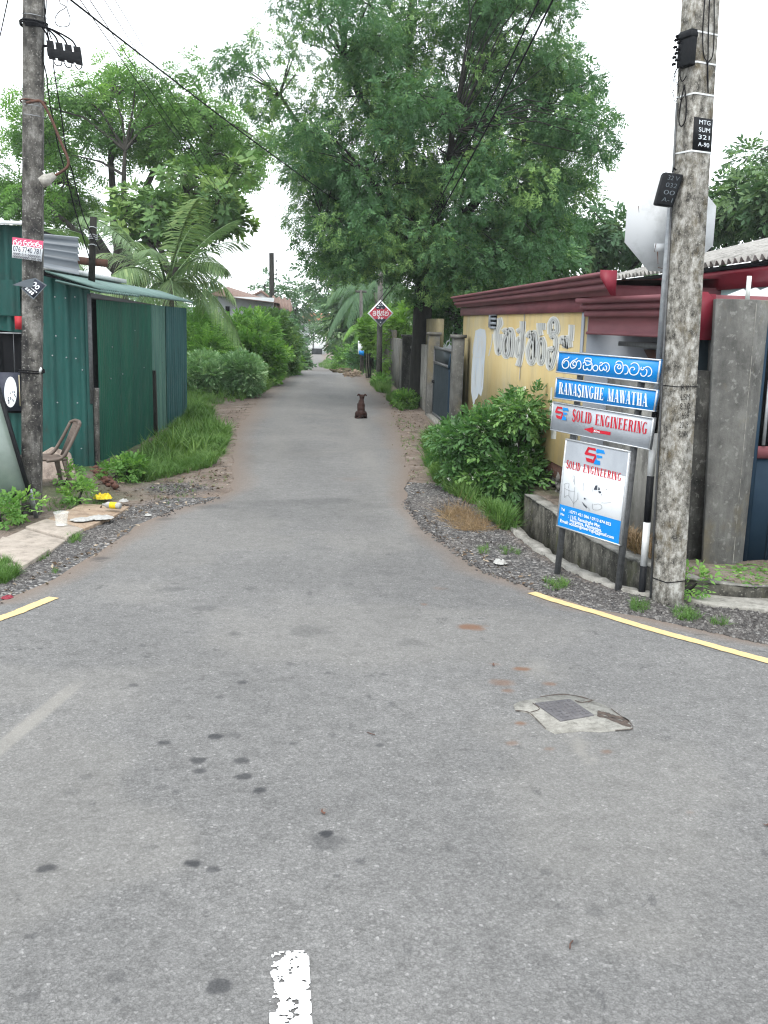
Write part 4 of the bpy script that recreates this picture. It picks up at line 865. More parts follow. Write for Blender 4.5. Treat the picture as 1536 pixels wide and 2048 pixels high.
decal('border', [R_(.0, .93, 1, 1), R_(0, 0, 1, .06), R_(0, .06, .05, .93), R_(.95, .06, 1, .93)], f5, (0, -1, 0), .002, M_greysheet, ps2)
decal('lettering', ring(.30, .66, .15, .15, .07, .07)+ring(.62, .62, .13, .13, .06, .06)+[R_(.12+.13*i, .36, .21+.13*i, .42) for i in range(6)]+[R_(.15+.16*i, .12, .27+.16*i, .29) for i in range(4)], f5, (0, -1, 0), .0025, M_swhite, ps2)
MB().mesh([LW_(70, 556, .115), LW_(24, 570, .20), LW_(64, 576, .125), LW_(50, 560, .15)], [(0, 3, 2), (3, 1, 2)]).build('curled_flap', M_greysheet, ps2)
# ------------------------------------------------------------------ overhead lines
def wire(pa, pb_, r, lab, sag=.4, n=24):
    a, b = np.array(pa), np.array(pb_); mb = MB(); mb.tube([a+(b-a)*t-np.array([0, 0, sag*4*t*(1-t)]) for t in np.linspace(0, 1, n)], r, 5)
    tag(mb.build('overhead_line', M_cable), lab, 'cable', 'overhead lines along the lane')
wire(P(110, -25, YL), P(797, 478, 33), .010, 'thick black cable slanting down from the left pole into the big tree', .15)
wire(P(140, -30, YL), P(545, 512, 46), .005, 'thin line just under the thick cable, ending at the far thin pole', .25)
wire(P(160, -30, YL+.3), P(545, 516, 46), .005, 'thin line second above the thick cable in the sky left of the big tree', .2)
wire(P(190, -30, YL+.6), P(547, 510, 46), .004, 'thin line crossing the sky above the left treetops', .15)
wire(P(212, -30, YL+.9), P(548, 507, 46), .004, 'thin line nearest the big tree above the left treetops', .1)
wire(P(20, -20, 8), P(-30, 210, 12), .005, 'thin line in the top left corner, left of the streaked pole', 0)
wire(P(1090, -25, 12), P(758, 600, 33), .011, 'left one of two black cables crossing the front of the big tree', .3)
wire(P(1118, -25, 12), P(760, 606, 33), .013, 'right one of two black cables crossing the front of the big tree', .35)
wire(P(1440, -20, 7.2), P(1418, 190, 8.2), .003, 'thin wire hanging right of the lichen stained pole', 0)
wire(P(480, 622, 44), P(320, 420, 20), .004, 'thin line sagging behind the palm fronds toward the pale house', .2)
# ------------------------------------------------------------------ yellow shop on the right
XW = 2.82; yb = lambda px: PX(px, 700, XW)[1]
Yf, Yn = PX(922, 760, XW)[1], PX(1166, 700, XW)[1]
shop = thing('shop_building', (XW, (Yf+Yn)/2, 0), 'yellow walled shop with a maroon gutter roof and faded grey lettering, on a rubble plinth', 'building')
ztop = 2.27; mb = MB(); X2 = XW+3.6
mb.hexa([(XW, Yn, .46), (X2, Yn, .46), (X2, Yf, .28), (XW, Yf, .28)], [(XW, Yn, ztop), (X2, Yn, ztop), (X2, Yf, ztop), (XW, Yf, ztop)]); w_ = mb.build('wall', M_ywall, shop)
MB().box(XW-.012, XW+.0, Yn-.004, Yn+.09, .3, ztop-.02).build('corner_plaster', M_greywall, w_)
MB().box(XW+.03, X2-.02, Yn-.012, Yn-.003, .2, ztop-.02).build('end_wall', M_greywall, shop)
# eroded foot: a rust brown band, then rubble stones
MB().hexa([(XW+.02, Yn+.03, .28), (X2-.02, Yn+.03, .28), (X2-.02, Yf-.03, .12), (XW+.02, Yf-.03, .12)], [(XW+.02, Yn+.03, .458), (X2-.02, Yn+.03, .458), (X2-.02, Yf-.03, .278), (XW+.02, Yf-.03, .278)]).build('brick_course', M_rust, shop)
M_rub = concrete('rubble_stone', (.15, .14, .13), (.05, .05, .048), (.26, .25, .235), .3, 4, 71)
MB().box(XW+.09, X2-.06, Yn+.06, Yf-.05, -.3, .20).build('plinth', M_dconc, shop)
mb = MB()
def rock(mb, c, r, sq=(1, 1, 1), n=6, m=5):
    vs, fs = [], []; ph = [rng.uniform(.75, 1.15, n) for _ in range(m)]
    for i in range(m):
        el = -math.pi/2+math.pi*(i+.5)/m
        for j in range(n): a = 2*math.pi*j/n+.4*i; rr = ph[i][j]*r; vs.append((c[0]+rr*math.cos(el)*math.cos(a)*sq[0], c[1]+rr*math.cos(el)*math.sin(a)*sq[1], c[2]+rr*math.sin(el)*sq[2]))
    for i in range(m-1):
        for j in range(n): fs.append((i*n+j, i*n+(j+1) % n, (i+1)*n+(j+1) % n, (i+1)*n+j))
    fs += [tuple(range(n-1, -1, -1)), tuple(range((m-1)*n, m*n))]; mb.mesh(vs, fs)
y = Yn+.05
while y < Yf:
    for z in ((-.04, .08, .19, .29) if y < 14 else (-.06, .05, .13)):
        if random.random() < .93: rock(mb, (XW+.07+random.uniform(-.03, .02), y+random.uniform(-.05, .05), z+random.uniform(-.03, .03)), random.uniform(.065, .10), (.7, 1.1, .85), 7, 5)
    y += .13
mb.build('rubble', M_rub, shop)
# gutter profile swept along Y: cornice (upper) and fascia (lower)
def sweep_y(name, prof, y0, y1, mat, parent, endmat=None, sh=0.):
    k = len(prof); mb = MB(); vs = [(x+(sh if yy == y1 else 0), yy, z) for yy in (y0, y1) for x, z in prof]
    mb.mesh(vs, [(j, (j+1) % k, k+(j+1) % k, k+j) for j in range(k)], 0); mb.mesh(vs, [tuple(range(k)), tuple(range(2*k-1, k-1, -1))], 1)
    return mb.build(name, [mat, endmat or mat], parent)
Ye = PX(1206, 560, XW-.2)[1]
prof = [(XW-.08, 2.30), (XW-.11, 2.30), (XW-.11, 2.345), (XW-.15, 2.345), (XW-.15, 2.395), (XW-.13, 2.40), (XW-.13, 2.41), (XW-.18, 2.41), (XW-.18, 2.45), (XW-.165, 2.455), (XW-.165, 2.465), (XW-.22, 2.465), (XW-.22, 2.50), (XW-.08, 2.50)]
sweep_y('gutter', prof, Ye, Yf+.25, M_redd, shop, M_red)
MB().slab([(XW-.075, Ye-.004, 2.29), (XW-.12, Ye-.004, 2.29), (XW-.23, Ye-.004, 2.45), (XW-.23, Ye-.004, 2.515), (XW-.075, Ye-.004, 2.515)][::-1], (0, -1, 0), .008).build('end_plate', M_red, shop)
MB().box(XW+.03, X2-.02, Yn+.01, Yf-.02, ztop+.002, 2.44).build('parapet', M_redd, shop)
MB().box(XW-.035, XW+.02, Yn-.02, Yf+.2, 2.155, 2.299).build('fascia', M_redd, shop)
MB().mesh([(XW-.10, Yn-.1, 2.47), (X2, Yn-.1, 2.62), (X2, Yf+.2, 2.62), (XW-.10, Yf+.2, 2.47)], [(0, 1, 2, 3)]).build('roof', M_asb, shop)
# small louvred vent near the far end
v0, v1 = PX(980, 655, XW), PX(995, 620, XW); ya, yc = min(v0[1], v1[1]), max(v0[1], v1[1])
vent = MB().box(XW-.006, XW+.01, ya, yc, v0[2], v1[2]).build('vent', M_dark, shop); mb = MB()
for i in range(5): z = v0[2]+(v1[2]-v0[2])*i/4; mb.box(XW-.03, XW-.0065, ya, yc-.12, z-.018, z+.018)
mb.box(XW-.03, XW-.0065, yc-.115, yc, v0[2], v1[2]); mb.build('louvre', M_greywall, vent)
# painted lettering: white halo under grey strokes, traced stroke by stroke
def TRW(x, y): return (920+x/5.908, 580+y/5.908)
WSTR = [[(462,330),(478,390),(466,420),(440,470),(432,560),(440,650),(448,720),(460,740),(476,690),(478,600),(470,520)], [(510,500),(540,480),(560,520),(530,560),(510,640),(520,740),(550,780),(575,720),(575,620),(590,480),(618,500),(628,600),(622,720),(604,790)],
 [(680,500),(712,480),(738,520),(740,640),(724,740),(690,780),(670,720),(676,620),(700,580),(722,600)], [(745,370),(742,460),(735,560),(728,680),(710,820),(688,900)],
 [(800,560),(830,510),(858,560),(830,640),(808,720),(820,820),(850,860),(876,800),(880,640),(868,520),(896,520),(902,640),(894,800)], [(964,560),(930,640),(928,760),(950,860),(985,830),(998,720),(990,620),(964,560)], [(940,390),(944,480),(956,540)], [(984,390),(980,470)],
 [(1070,520),(1066,420),(1100,350),(1136,370),(1152,440),(1140,500),(1086,500)], [(1066,560),(1110,540),(1140,600),(1130,720),(1096,860),(1066,920),(1044,840),(1048,720),(1100,700),(1126,700)], [(1196,640),(1210,570),(1240,600),(1244,680),(1258,580),(1290,580),(1304,680)], [(1322,410),(1318,500),(1308,600)], [(385,520),(380,600),(362,690),(340,780)]]
WP = lambda px, py: PX(px, py, XW)
nW = np.array([-1., 0, 0])
M_halo = basic('chalky_white_paint', (.64, .64, .62), (.55, .53, .45), 5, .9); M_greyl = basic('faded_grey_paint', (.455, .47, .475), (.50, .495, .46), 6, .9); M_dkl = basic('faded_dark_outline', (.31, .315, .315), (.38, .375, .35), 9, .9)
halo = traced('lettering', WSTR[:-1], 76, TRW, M_halo, w_, WP, .002, nW); traced('lettering', WSTR[:-1], 43, TRW, M_dkl, w_, WP, .0045, nW); traced('lettering', WSTR[:-1], 37, TRW, M_greyl, w_, WP, .007, nW); traced('lettering', WSTR[:-1], 6, TRW, M_dkl, w_, WP, .0095, nW)
traced('lettering', WSTR[-1:], 12, TRW, M_greyl, w_, WP, .003, nW)
M_bluish = basic('bluish_white_wash', (.40, .46, .54), (.50, .51, .50), 7, .9, stretch=(1, 1, .3), lo=.3, hi=.7)
mb = MB(); ol = [(185,480),(240,455),(300,470),(312,560),(305,700),(290,860),(280,1060),(274,1160),(250,1260),(222,1220),(205,1275),(180,1300),(160,1385),(148,1290),(132,1200),(136,1000),(150,800),(165,620)]
ct = (222, 800)
for i in range(len(ol)): mb.face([WP(*TRW(*ct))+nW*.002, WP(*TRW(*ol[i]))+nW*.002, WP(*TRW(*ol[(i+1) % len(ol)]))+nW*.002])
mb.build('painted_patch', M_bluish, w_)
traced('painted_patch', [[(190,560),(260,570),(270,770),(160,775),(175,570)], [(240,600),(210,740)], [(255,600),(262,760)], [(190,880),(180,1150)], [(270,880),(255,1140)]], 7, TRW, M_greyl, w_, WP, .0045, nW)
mb = MB(); ol = [(1010,1010),(1050,1160),(1090,1180),(1105,1130),(1110,1500),(1150,1640),(1150,1760),(1100,1790),(1060,1700),(1065,1400)]
for poly in stroke(smooth([(1085,1150),(1080,1300),(1085,1500),(1110,1650),(1105,1760)], 4), [20]*6+[45]*6+[60]*5): mb.face([WP(*TRW(*q))+nW*.002 for q in poly])
mb.build('painted_patch', M_halo, w_)
traced('crack', [[(770,200),(768,400),(752,600),(728,800),(715,1000),(710,1060)]], 7, TRW, M_dkl, w_, WP, .012, nW)
# ------------------------------------------------------------------ maroon porch canopy, verandah and back buildings
XP = 3.10; Yp0 = PX(1402, 600, XP)[1]; Yp1 = PX(1172, 610, XP)[1]; Yp1 = min(Yp1, Yn-.03)
porch = thing('porch_canopy', (XP, (Yp0+Yp1)/2, 0), 'maroon boxed porch canopy over the dark shop verandah, behind the right concrete pole', 'canopy')
pf = [(XP+.12, 1.93), (XP-.02, 1.93), (XP-.02, 1.955), (XP+.0, 1.96), (XP+.0, 2.11), (XP-.05, 2.11), (XP-.05, 2.165), (XP-.03, 2.17), (XP-.03, 2.18), (XP-.10, 2.18), (XP-.10, 2.225), (XP-.08, 2.23), (XP-.08, 2.24), (XP-.15, 2.24), (XP-.15, 2.29), (XP+.12, 2.29)]
SH = -.25
sweep_y('gutter', pf, Yp0, Yp1, M_redd, porch, M_red, SH)
MB().slab([(XP+.12, Yp0-.004, 1.925), (XP-.03, Yp0-.004, 1.925), (XP-.03, Yp0-.004, 2.09), (XP-.165, Yp0-.004, 2.2), (XP-.165, Yp0-.004, 2.305), (XP+.05, Yp0-.004, 2.305), (XP+.12, Yp0-.004, 2.23)][::-1], (0, -1, 0), .008).build('end_plate', M_red, porch)
MB().box(XP+.05, XP+1.0, Yp0+.04, Yp1-.0, 2.14, 2.285).build('soffit', M_redd, porch)
ver = thing('verandah', (XP+.6, (Yp0+Yp1)/2, 0), 'shaded grey verandah wall with a dark window under the maroon canopy', 'building')
MB().box(XP+.92, XP+1.0, Yp0-.2, Yn-.02, .0, 2.135).build('wall', M_greywall, ver)
zz = 1.62; mb = MB().box(XP+.86, XP+.915, Yp0+.1, Yn-.55, zz-.5, zz+.17); win = mb.build('window', M_dark, ver)
mb = MB(); mb.box(XP+.0, XP+.88, Yp0+.3, Yn-.30, 1.825, 1.87); mb.build('awning_frame', M_steel, ver)
mb = MB(); mb.box(XP+.83, XP+.855, Yp0+.2, Yn-.6, 1.66, 1.70); mb.box(XP+.83, XP+.855, Yn-1.1, Yn-1.04, 1.1, 1.72); mb.build('window_frame', M_steel, win)
mb = MB(); mb.mesh([(XP+.5, Yn-.9, 1.80), (XP+.2, Yn-.9, 1.80), (XP+.35, Yn-.9, 1.55), (XP+.5, Yn-.9, 1.45)], [(0, 1, 2, 3)]); mb.slab([(XP+.5, Yn-.9, 1.80), (XP+.2, Yn-.9, 1.80), (XP+.35, Yn-.9, 1.55), (XP+.5, Yn-.9, 1.45)], (0, -1, 0), .4); mb.build('bracket', M_rust, ver)
bw = thing('block_wall', (3.12, 9.4, 0), 'weathered grey block wall behind the sign boards', 'wall')
MB().box(3.10, 3.24, 8.05, Yn-.01, -.2, 1.52).build('wall', M_block, bw); MB().box(3.085, 3.255, 8.05, Yn-.01, 1.522, 1.56).build('coping', M_conc, bw)
dw = thing('wall_stub', (3.3, 7.95, 0), 'low black mossy wall between the concrete pole and the grey gate pillar', 'wall'); Yd = 7.95
MB().box(3.06, P(1424, 900, Yd)[0], Yd, Yd+.12, -.3, P(1400, 742, Yd)[2]).build('wall', M_dconc, dw)
MB().box(3.0, P(1424, 900, Yd+.1)[0]+.1, Yd+.2, Yd+.26, P(1400, 742, Yd)[2]-.3, 2.05).build('screen', M_gategrey, dw)
# gate pillar
Yg = 7.80; gp = thing('gate_pillar', G(1434, 1165, 0), 'broad stained concrete gate pillar left of the navy gate', 'pillar')
ztp = P(1470, 598, Yg)[2]; Yr = Yg+.10
def ring4(zz, l, m_, r_): return [(l, Yg+.03, zz), (m_, Yg, zz), (r_, Yr, zz), (r_+.1, Yr+.3, zz), (l+.1, Yg+.4, zz)]
bl, bm, brr = P(1404, 1172, Yg+.03)[0], P(1462, 1166, Yg)[0], P(1482, 1150, Yr)[0]; tl_, tm, trr = P(1432, 598, Yg+.03)[0], P(1514, 598, Yg)[0], P(1541, 598, Yr)[0]
MB().mesh(ring4(-.2, bl, bm, brr)+ring4(ztp, tl_, tm, trr), [(4, 3, 2, 1, 0), (5, 6, 7, 8, 9)]+[(i, (i+1) % 5, (i+1) % 5+5, i+5) for i in range(5)]).build('shaft', M_conc, gp, bevel=.006)
mb = MB(); zl = np.linspace(.05, ztp-.03, 60)
for i in range(59):
    if random.random() < .93: t0, t1 = zl[i]/ztp, zl[i+1]/ztp; w0 = random.uniform(.0008, .0045); mb.mesh([(bm+(tm-bm)*t0-w0, Yg-.003, zl[i]), (bm+(tm-bm)*t0+w0, Yg-.001, zl[i]), (bm+(tm-bm)*t1+w0, Yg-.001, zl[i+1]), (bm+(tm-bm)*t1-w0, Yg-.003, zl[i+1])], [(0, 1, 2, 3)])
mb.build('edge_chips', M_concl, gp)
pp = thing('vent_pipe', P(1496, 600, Yg+.15), 'white plastic pipe standing on top of the grey gate pillar', 'pipe')
MB().tube([P(1494, 606, Yg+.13), P(1499, 552, Yg+.13)], .0185, 14).build('pipe', M_pipe, pp, smooth=True)
# navy gate at the right edge
ng = thing('metal_gate', P(1510, 1150, Yg+.22), 'navy blue steel gate with a maroon rail, cut by the right edge', 'gate'); Y3 = Yg+.14
xg0 = P(1479, 1145, Y3)[0]; zb = P(1500, 1148, Y3)[2]; mb = MB()
mb.box(xg0, xg0+1.3, Y3, Y3+.03, zb, 1.02); mb.build('panel', M_gate, ng)
mb = MB(); mb.box(xg0, xg0+1.3, Y3-.02, Y3-.002, zb, zb+.05); mb.box(xg0, xg0+.045, Y3-.021, Y3-.003, zb+.05, 2.1); mb.box(xg0+.2, xg0+.22, Y3-.02, Y3-.002, zb+.05, 1.0); mb.build('frame', M_gate, ng)
MB().box(xg0+.05, xg0+1.3, Y3-.016, Y3-.002, .98, 1.08).build('rail', M_redd, ng); MB().box(xg0+.05, xg0+1.3, Y3+.035, Y3+.05, 1.02, 2.1).build('mesh_infill', M_dark, ng)
MB().box(xg0+.075, xg0+.10, Y3-.03, Y3-.018, 1.09, 1.62).build('handle', M_galv, ng)
# roofs behind: maroon fascia, pale blue sheet, white roof tiles, corrugated asbestos roof
hb = thing('house', (4.6, 12, 0), 'house behind the porch with a corrugated asbestos roof and a maroon fascia', 'house'); XF = 4.2
Y9, Y14 = 8.2, PX(1226, 560, XF)[1]
fpf = [(XF+.2, 2.42), (XF, 2.42), (XF, 2.46), (XF-.03, 2.47), (XF-.03, 2.55), (XF-.06, 2.56), (XF-.06, 2.60), (XF+.2, 2.60)]
sweep_y('fascia', fpf, Y9, Y14, M_red, hb, M_red); MB().box(XF+.05, XF+5, Y9-.3, Y14, 0, 2.419).build('wall', basic('pale_blue_wall', (.32, .46, .47), (.27, .40, .42), 2, .8), hb)
def corr_sheet(name, a, b, slope_vec, L, pitch, amp, mat, parent, nl=2, thick=True):
    a = np.array(a, float); b = np.array(b, float); s = np.array(slope_vec, float); s /= np.linalg.norm(s); u = (b-a); W_ = np.linalg.norm(u); u /= W_; n = np.cross(u, s); n /= np.linalg.norm(n); n = n if n[2] > 0 else -n
    k = max(8, int(W_/pitch*8)); V = []; 
    for l in range(nl+1):
        for i in range(k+1): V.append(a+u*W_*i/k+s*L*l/nl+n*amp*math.sin(2*math.pi*W_*i/k/pitch))
    q_ = [(l*(k+1)+i, l*(k+1)+i+1, (l+1)*(k+1)+i+1, (l+1)*(k+1)+i) for l in range(nl) for i in range(k)]
    if thick: 
        o = len(V); V += [v-n*.008 for v in V]; q_ += [(o+d, o+c, o+b_, o+a_) for a_, b_, c, d in q_[:]]+[(i+1, i, o+i, o+i+1) for i in range(k)]
    return mesh_np(name, V, np.array(q_), np.full(len(q_), 4), mat, parent, smooth=True)
corr_sheet('roof', (XF-.12, Y9, 2.68), (XF-.12, Y14+.3, 2.68), (1, 0, .26), 4.5, .15, .028, M_asb, hb)
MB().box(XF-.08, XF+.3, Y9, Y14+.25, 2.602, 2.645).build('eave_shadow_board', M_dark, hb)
corr_sheet('lean_to_roof', (3.62, 8.05, 2.17), (3.62, 9.6, 2.17), (1, 0, .42), .56, .30, .024, basic('white_roof_sheet', (.62, .64, .66), (.5, .52, .54), 6, .6), hb)
MB().box(3.66, 4.19, 8.1, 9.6, 1.9, 2.12).build('lean_to_beam', M_red, hb)
# ------------------------------------------------------------------ green sheet metal shed on the left
def rib_wall(name, a, b, z0a, z0b, z1a, z1b, pitch, amp, mat, parent, box=False, nz=3, out=None):
    a = np.array(a, float); b = np.array(b, float); u = b-a; L = np.linalg.norm(u); u /= L; n = np.array([u[1], -u[0]]) if out is None else np.array(out, float)
    ss, oo = [], []
    if box:
        x = 0
        while x < L:
            for dx, o in ((0, 0), (.55*pitch, 0), (.62*pitch, amp), (.90*pitch, amp), (.97*pitch, 0)): ss.append(min(L, x+dx)); oo.append(o)
            x += pitch
    else:
        k = int(L/pitch*6); ss = [L*i/k for i in range(k+1)]; oo = [amp*math.sin(2*math.pi*s/pitch) for s in ss]
    V = []; m = len(ss)
    for l in range(nz+1):
        t = l/nz
        for s, o in zip(ss, oo):
            f = s/L; z = (z0a+(z0b-z0a)*f)*(1-t)+(z1a+(z1b-z1a)*f)*t; p = a+u*s+n*(o+.004*math.sin(s*2.1+l)); V.append((p[0], p[1], z))
    q_ = [(l*m+i, l*m+i+1, (l+1)*m+i+1, (l+1)*m+i) for l in range(nz) for i in range(m-1)]
    return mesh_np(name, V, np.array(q_), np.full(len(q_), 4), mat, parent)
c1 = G(186, 948, 0); c2 = G(373, 834, 0); shed = thing('shed', c1, 'green corrugated sheet metal shed with a sloping pale green roof, left of the lane', 'shed')
A = np.array([c1[0], c1[1]]); B = np.array([c2[0], c2[1]]); U = (B-A)/np.linalg.norm(B-A); NO = np.array([U[1], -U[0]]); LS = np.linalg.norm(B-A)
zA = P(186, 583, A[1])[2]; zB = P(371, 607, B[1])[2]
t1, t2 = .46, .74
def along(t): return A+U*LS*t
def tpx(px):    # wall position seen at a pixel column
    d = ray(px, 760)[:2]; m = np.array([[U[0]*LS, -d[0]], [U[1]*LS, -d[1]]]); return np.linalg.solve(m, -A)[0]
ta, tb, tc = tpx(193), tpx(303), tpx(332)
lz = lambda t: zA+(zB-zA)*t-.03
MB().hexa([(*along(.01)-NO*.05, 0), (*along(.99)-NO*.05, 0), (*along(.99)-NO*1.9, 0), (*along(.01)-NO*1.9, 0)], [(*along(.01)-NO*.05, lz(0)-.1), (*along(.99)-NO*.05, lz(1)-.1), (*along(.99)-NO*1.9, lz(1)+.2), (*along(.01)-NO*1.9, lz(0)+.3)]).build('frame_core', M_dark, shed)
rib_wall('side_panel', along(ta+.012), along(tb), .0, .02, lz(ta)-.06, lz(tb)-.06, .105, .020, M_green2, shed, out=NO)['label'] = 'bright green side panel'
rib_wall('side_panel', along(tb), along(tc), .0, .02, lz(tb)-.06, lz(tc)-.06, .21, .018, M_green3, shed, True, out=NO)['label'] = 'faded grey green side panel'
rib_wall('side_panel', along(tc), along(1), .0, .02, lz(tc)-.06, lz(1)-.06, .24, .018, M_green4, shed, True, out=NO)['label'] = 'blue green side panel'
mb = MB(); mb.tube([(*along(-.004)+NO*.02, 0.9), (*along(-.004)+NO*.02, lz(0))], .025, 8); mb.build('corner_pipe', M_steel, shed)
# front panels facing the junction
FL = P(84, 800, A[1])[0]; zf1 = P(84, 549, A[1])[2]; zf2 = P(174, 571, A[1])[2]; xr_ = P(176, 700, A[1])[0]
zm = P(130, 712, A[1])[2]
rib_wall('front_panel', (FL, A[1]+.02), (xr_, A[1]+.02), zm-.03, zm-.03, zf1, zf2, .19, .034, M_green, shed, True, out=(0, -1)); rib_wall('front_panel', (FL, A[1]-.0), (xr_+.05, A[1]-.0), -.05, -.05, zm, zm, .19, .034, M_green, shed, True, out=(0, -1))
MB().mesh([(xr_-.02, A[1]-.03, -.02), (xr_+.05, A[1]-.02, -.02), (xr_+.05, A[1]-.02, zf2), (xr_-.02, A[1]-.03, zf2)], [(0, 1, 2, 3)]).build('corner_flashing', M_green, shed)
mb = MB()
for (px, py) in ((110,594),(131,596),(150,594),(112,672),(151,676),(105,711),(133,715),(152,717),(165,740),(115,805),(155,806),(163,897)): p = P(px, py, A[1]-.035); mb.tube([p, p-np.array([0, .008, 0])], .009, 8)
for (px, py) in ((223,694),(219,757),(243,748),(269,661),(286,735)):
    t = tpx(px); xy = along(t)+NO*.016; z = P(px, py, xy[1])[2]; mb.tube([(*xy, z), (*xy+NO*.008, z)], .009, 8)
mb.build('screw_cap', M_galv, shed)
# roof: low eave over the lane side, rising away to the left
ev0 = np.array([*(A+NO*.18-U*.15), zA+.03]); ev1 = np.array([*(B+NO*.14+U*.1), zB+.03])
sv = np.array([-NO[0], -NO[1], .30]); 
corr_sheet('roof', ev0, ev1, sv, .68, .105, .013, M_groof, shed)
corr_sheet('roof_patch', ev0+np.array([.02, -.05, -.03]), ev0+(ev1-ev0)*.3+np.array([.02, 0, -.02]), sv*np.array([1, 1, .7]), .55, .105, .013, M_groof, shed)
mb = MB(); tpr = ev0+sv/np.linalg.norm(sv)*.68; tpr2 = ev1+sv/np.linalg.norm(sv)*.68
mb.bar(tpr+np.array([0, 0, .05]), tpr+(tpr2-tpr)*.55+np.array([0, 0, .05]), .16, .06); mb.build('ridge_sheet', M_white, shed)
for px, top, bot, lab in ((190, 776, 947, 'leaning concrete stub post at the front corner of the green shed'), (311, 741, 875, 'dark stub post halfway along the green shed wall')):
    g = G(px, bot, 0); tp = P(px-1 if px < 200 else px-5, top, g[1]); t_ = thing('stub_post', g, lab, 'post', 'stub posts along the shed'); MB().bar(g-np.array([0, 0, .2]), tp, .10 if px < 200 else .085, .10).build('shaft', M_pole if px < 200 else M_barkd, t_, bevel=.006)
fp = thing('iron_post', (P(184, 500, 14)[0], 14, 2.2), 'rusty iron post with wire wound round it, rising above the shed roof', 'post')
mb = MB(); mb.bar(P(183, 570, 14), P(187, 434, 14), .075, .075); mb.build('shaft', M_barkd, fp); mb = MB()
for yy in (455, 470, 474, 478, 490): p = P(186, yy, 14); mb.tube([p+np.array([.06*math.cos(a), .06*math.sin(a), .01*math.sin(3*a)]) for a in np.linspace(0, 6.3, 11)], .006, 5, caps=False)
mb.build('wire_tie', M_galv, fp); mb = MB(); mb.bar(P(150, 520, 14.05), P(215, 527, 14.05), .1, .05); mb.build('cross_rail', M_rust, fp)
# grey ribbed awning sheet in front of the shed roof
aw = thing('awning_sheet', P(120, 520, 12.3), 'grey ribbed metal awning sheet between the left pole and the shed roof', 'awning')
prof_ = [(0, 0), (.06, .012), (.07, .03), (.13, .012), (.28, .0), (.29, .035), (.33, .03), (.45, .0), (.46, .035), (.50, .03), (.62, 0), (.66, .04), (.72, .03), (.86, .0), (.88, .03), (1, .02)]
tlA, trA, brA, blA = P(70, 466, 12.35), P(158, 474, 12.35), P(161, 552, 12.0), P(72, 533, 12.0); V = []
for t, o in prof_:
    for a, b in ((tlA, blA), (trA, brA)): V.append(a+(b-a)*t+np.array([0, -o*3.2, o*.5]))
mesh_np('sheet', V, np.array([(2*i, 2*i+1, 2*i+3, 2*i+2) for i in range(len(prof_)-1)]), np.full(len(prof_)-1, 4), M_greysheet, aw)
# kiosk at the left edge
Yk = A[1]+.05; kx1 = P(86, 700, Yk)[0]; kz = P(20, 452, Yk)[2]; kiosk = thing('kiosk', (kx1-1, Yk, 0), 'taller green sheet kiosk with a dark shop window behind the left pole', 'kiosk')
MB().box(kx1-3, kx1-.02, Yk+.06, Yk+2, -.1, kz-.02).build('frame_core', M_dark, kiosk)
zq = P(20, 668, Yk)[2]; rib_wall('upper_sheet', (kx1-3, Yk), (kx1, Yk), zq+.25, zq-.0, kz+.1, kz, .19, .034, M_green, kiosk, True, out=(0, -1)); rib_wall('lower_sheet', (kx1-3, Yk+.02), (kx1, Yk+.02), -.05, -.05, .75, .75, .19, .034, M_green, kiosk, True, out=(0, -1))
rib_wall('patch_sheet', (P(-30, 600, Yk-.04)[0], Yk-.05), (P(42, 600, Yk-.04)[0], Yk-.05), P(0, 622, Yk)[2]-.05, P(40, 632, Yk)[2], P(0, 560, Yk)[2], P(40, 560, Yk)[2], .19, .02, M_green, kiosk, True, out=(0, -1))
MB().hexa([(kx1-3.2, Yk-.25, kz+.02), (kx1-.02, Yk-.2, kz+.0), (kx1-.42, Yk+2, kz+.2), (kx1-3.2, Yk+2, kz+.2)], [(kx1-3.2, Yk-.25, kz+.05), (kx1-.02, Yk-.2, kz+.03), (kx1-.42, Yk+2, kz+.23), (kx1-3.2, Yk+2, kz+.23)]).build('roof', M_white, kiosk)
bx2 = lambda px0, py0, px1, py1, d=.06: (P(px0, py0, Yk-d)[0], P(px1, py1, Yk-d)[0], Yk-d, Yk-d+.02, P(px1, py1, Yk-d)[2], P(px0, py0, Yk-d)[2])
mb = MB(); mb.box(*bx2(-20, 664, 42, 668)); mb.box(*bx2(26, 668, 30, 760)); mb.build('window_frame', M_galv, kiosk)
MB().box(*bx2(29, 632, 44, 659, .08)).build('red_board', basic('red_board', (.35, .02, .03), None, 5, .6), kiosk)
MB().box(*bx2(-20, 744, 42, 822, .07)).build('poster_panel', M_ink, kiosk); mb = MB()
fk = lambda u, v: P(6+30*u, 816-64*v, Yk-.072)
for poly in ring(.5, .5, .42, .48, .42, .48): mb.face([fk(*q) for q in poly])
mb.build('poster_picture', M_swhite, kiosk); mb = MB()
for i in range(14): a = random.uniform(.3, .8), random.uniform(.1, .55); mb.face([fk(a[0]+dx, a[1]+dy)-np.array([0, .002, 0]) for dx, dy in ((0, 0), (.06, .01), (.08, .07), (.02, .05))])
mb.build('poster_print', M_ink, kiosk); MB().box(*bx2(37, 750, 41, 812, .075)).build('poster_edge', basic('cream_card', (.5, .45, .3), None, 5, .8), kiosk)
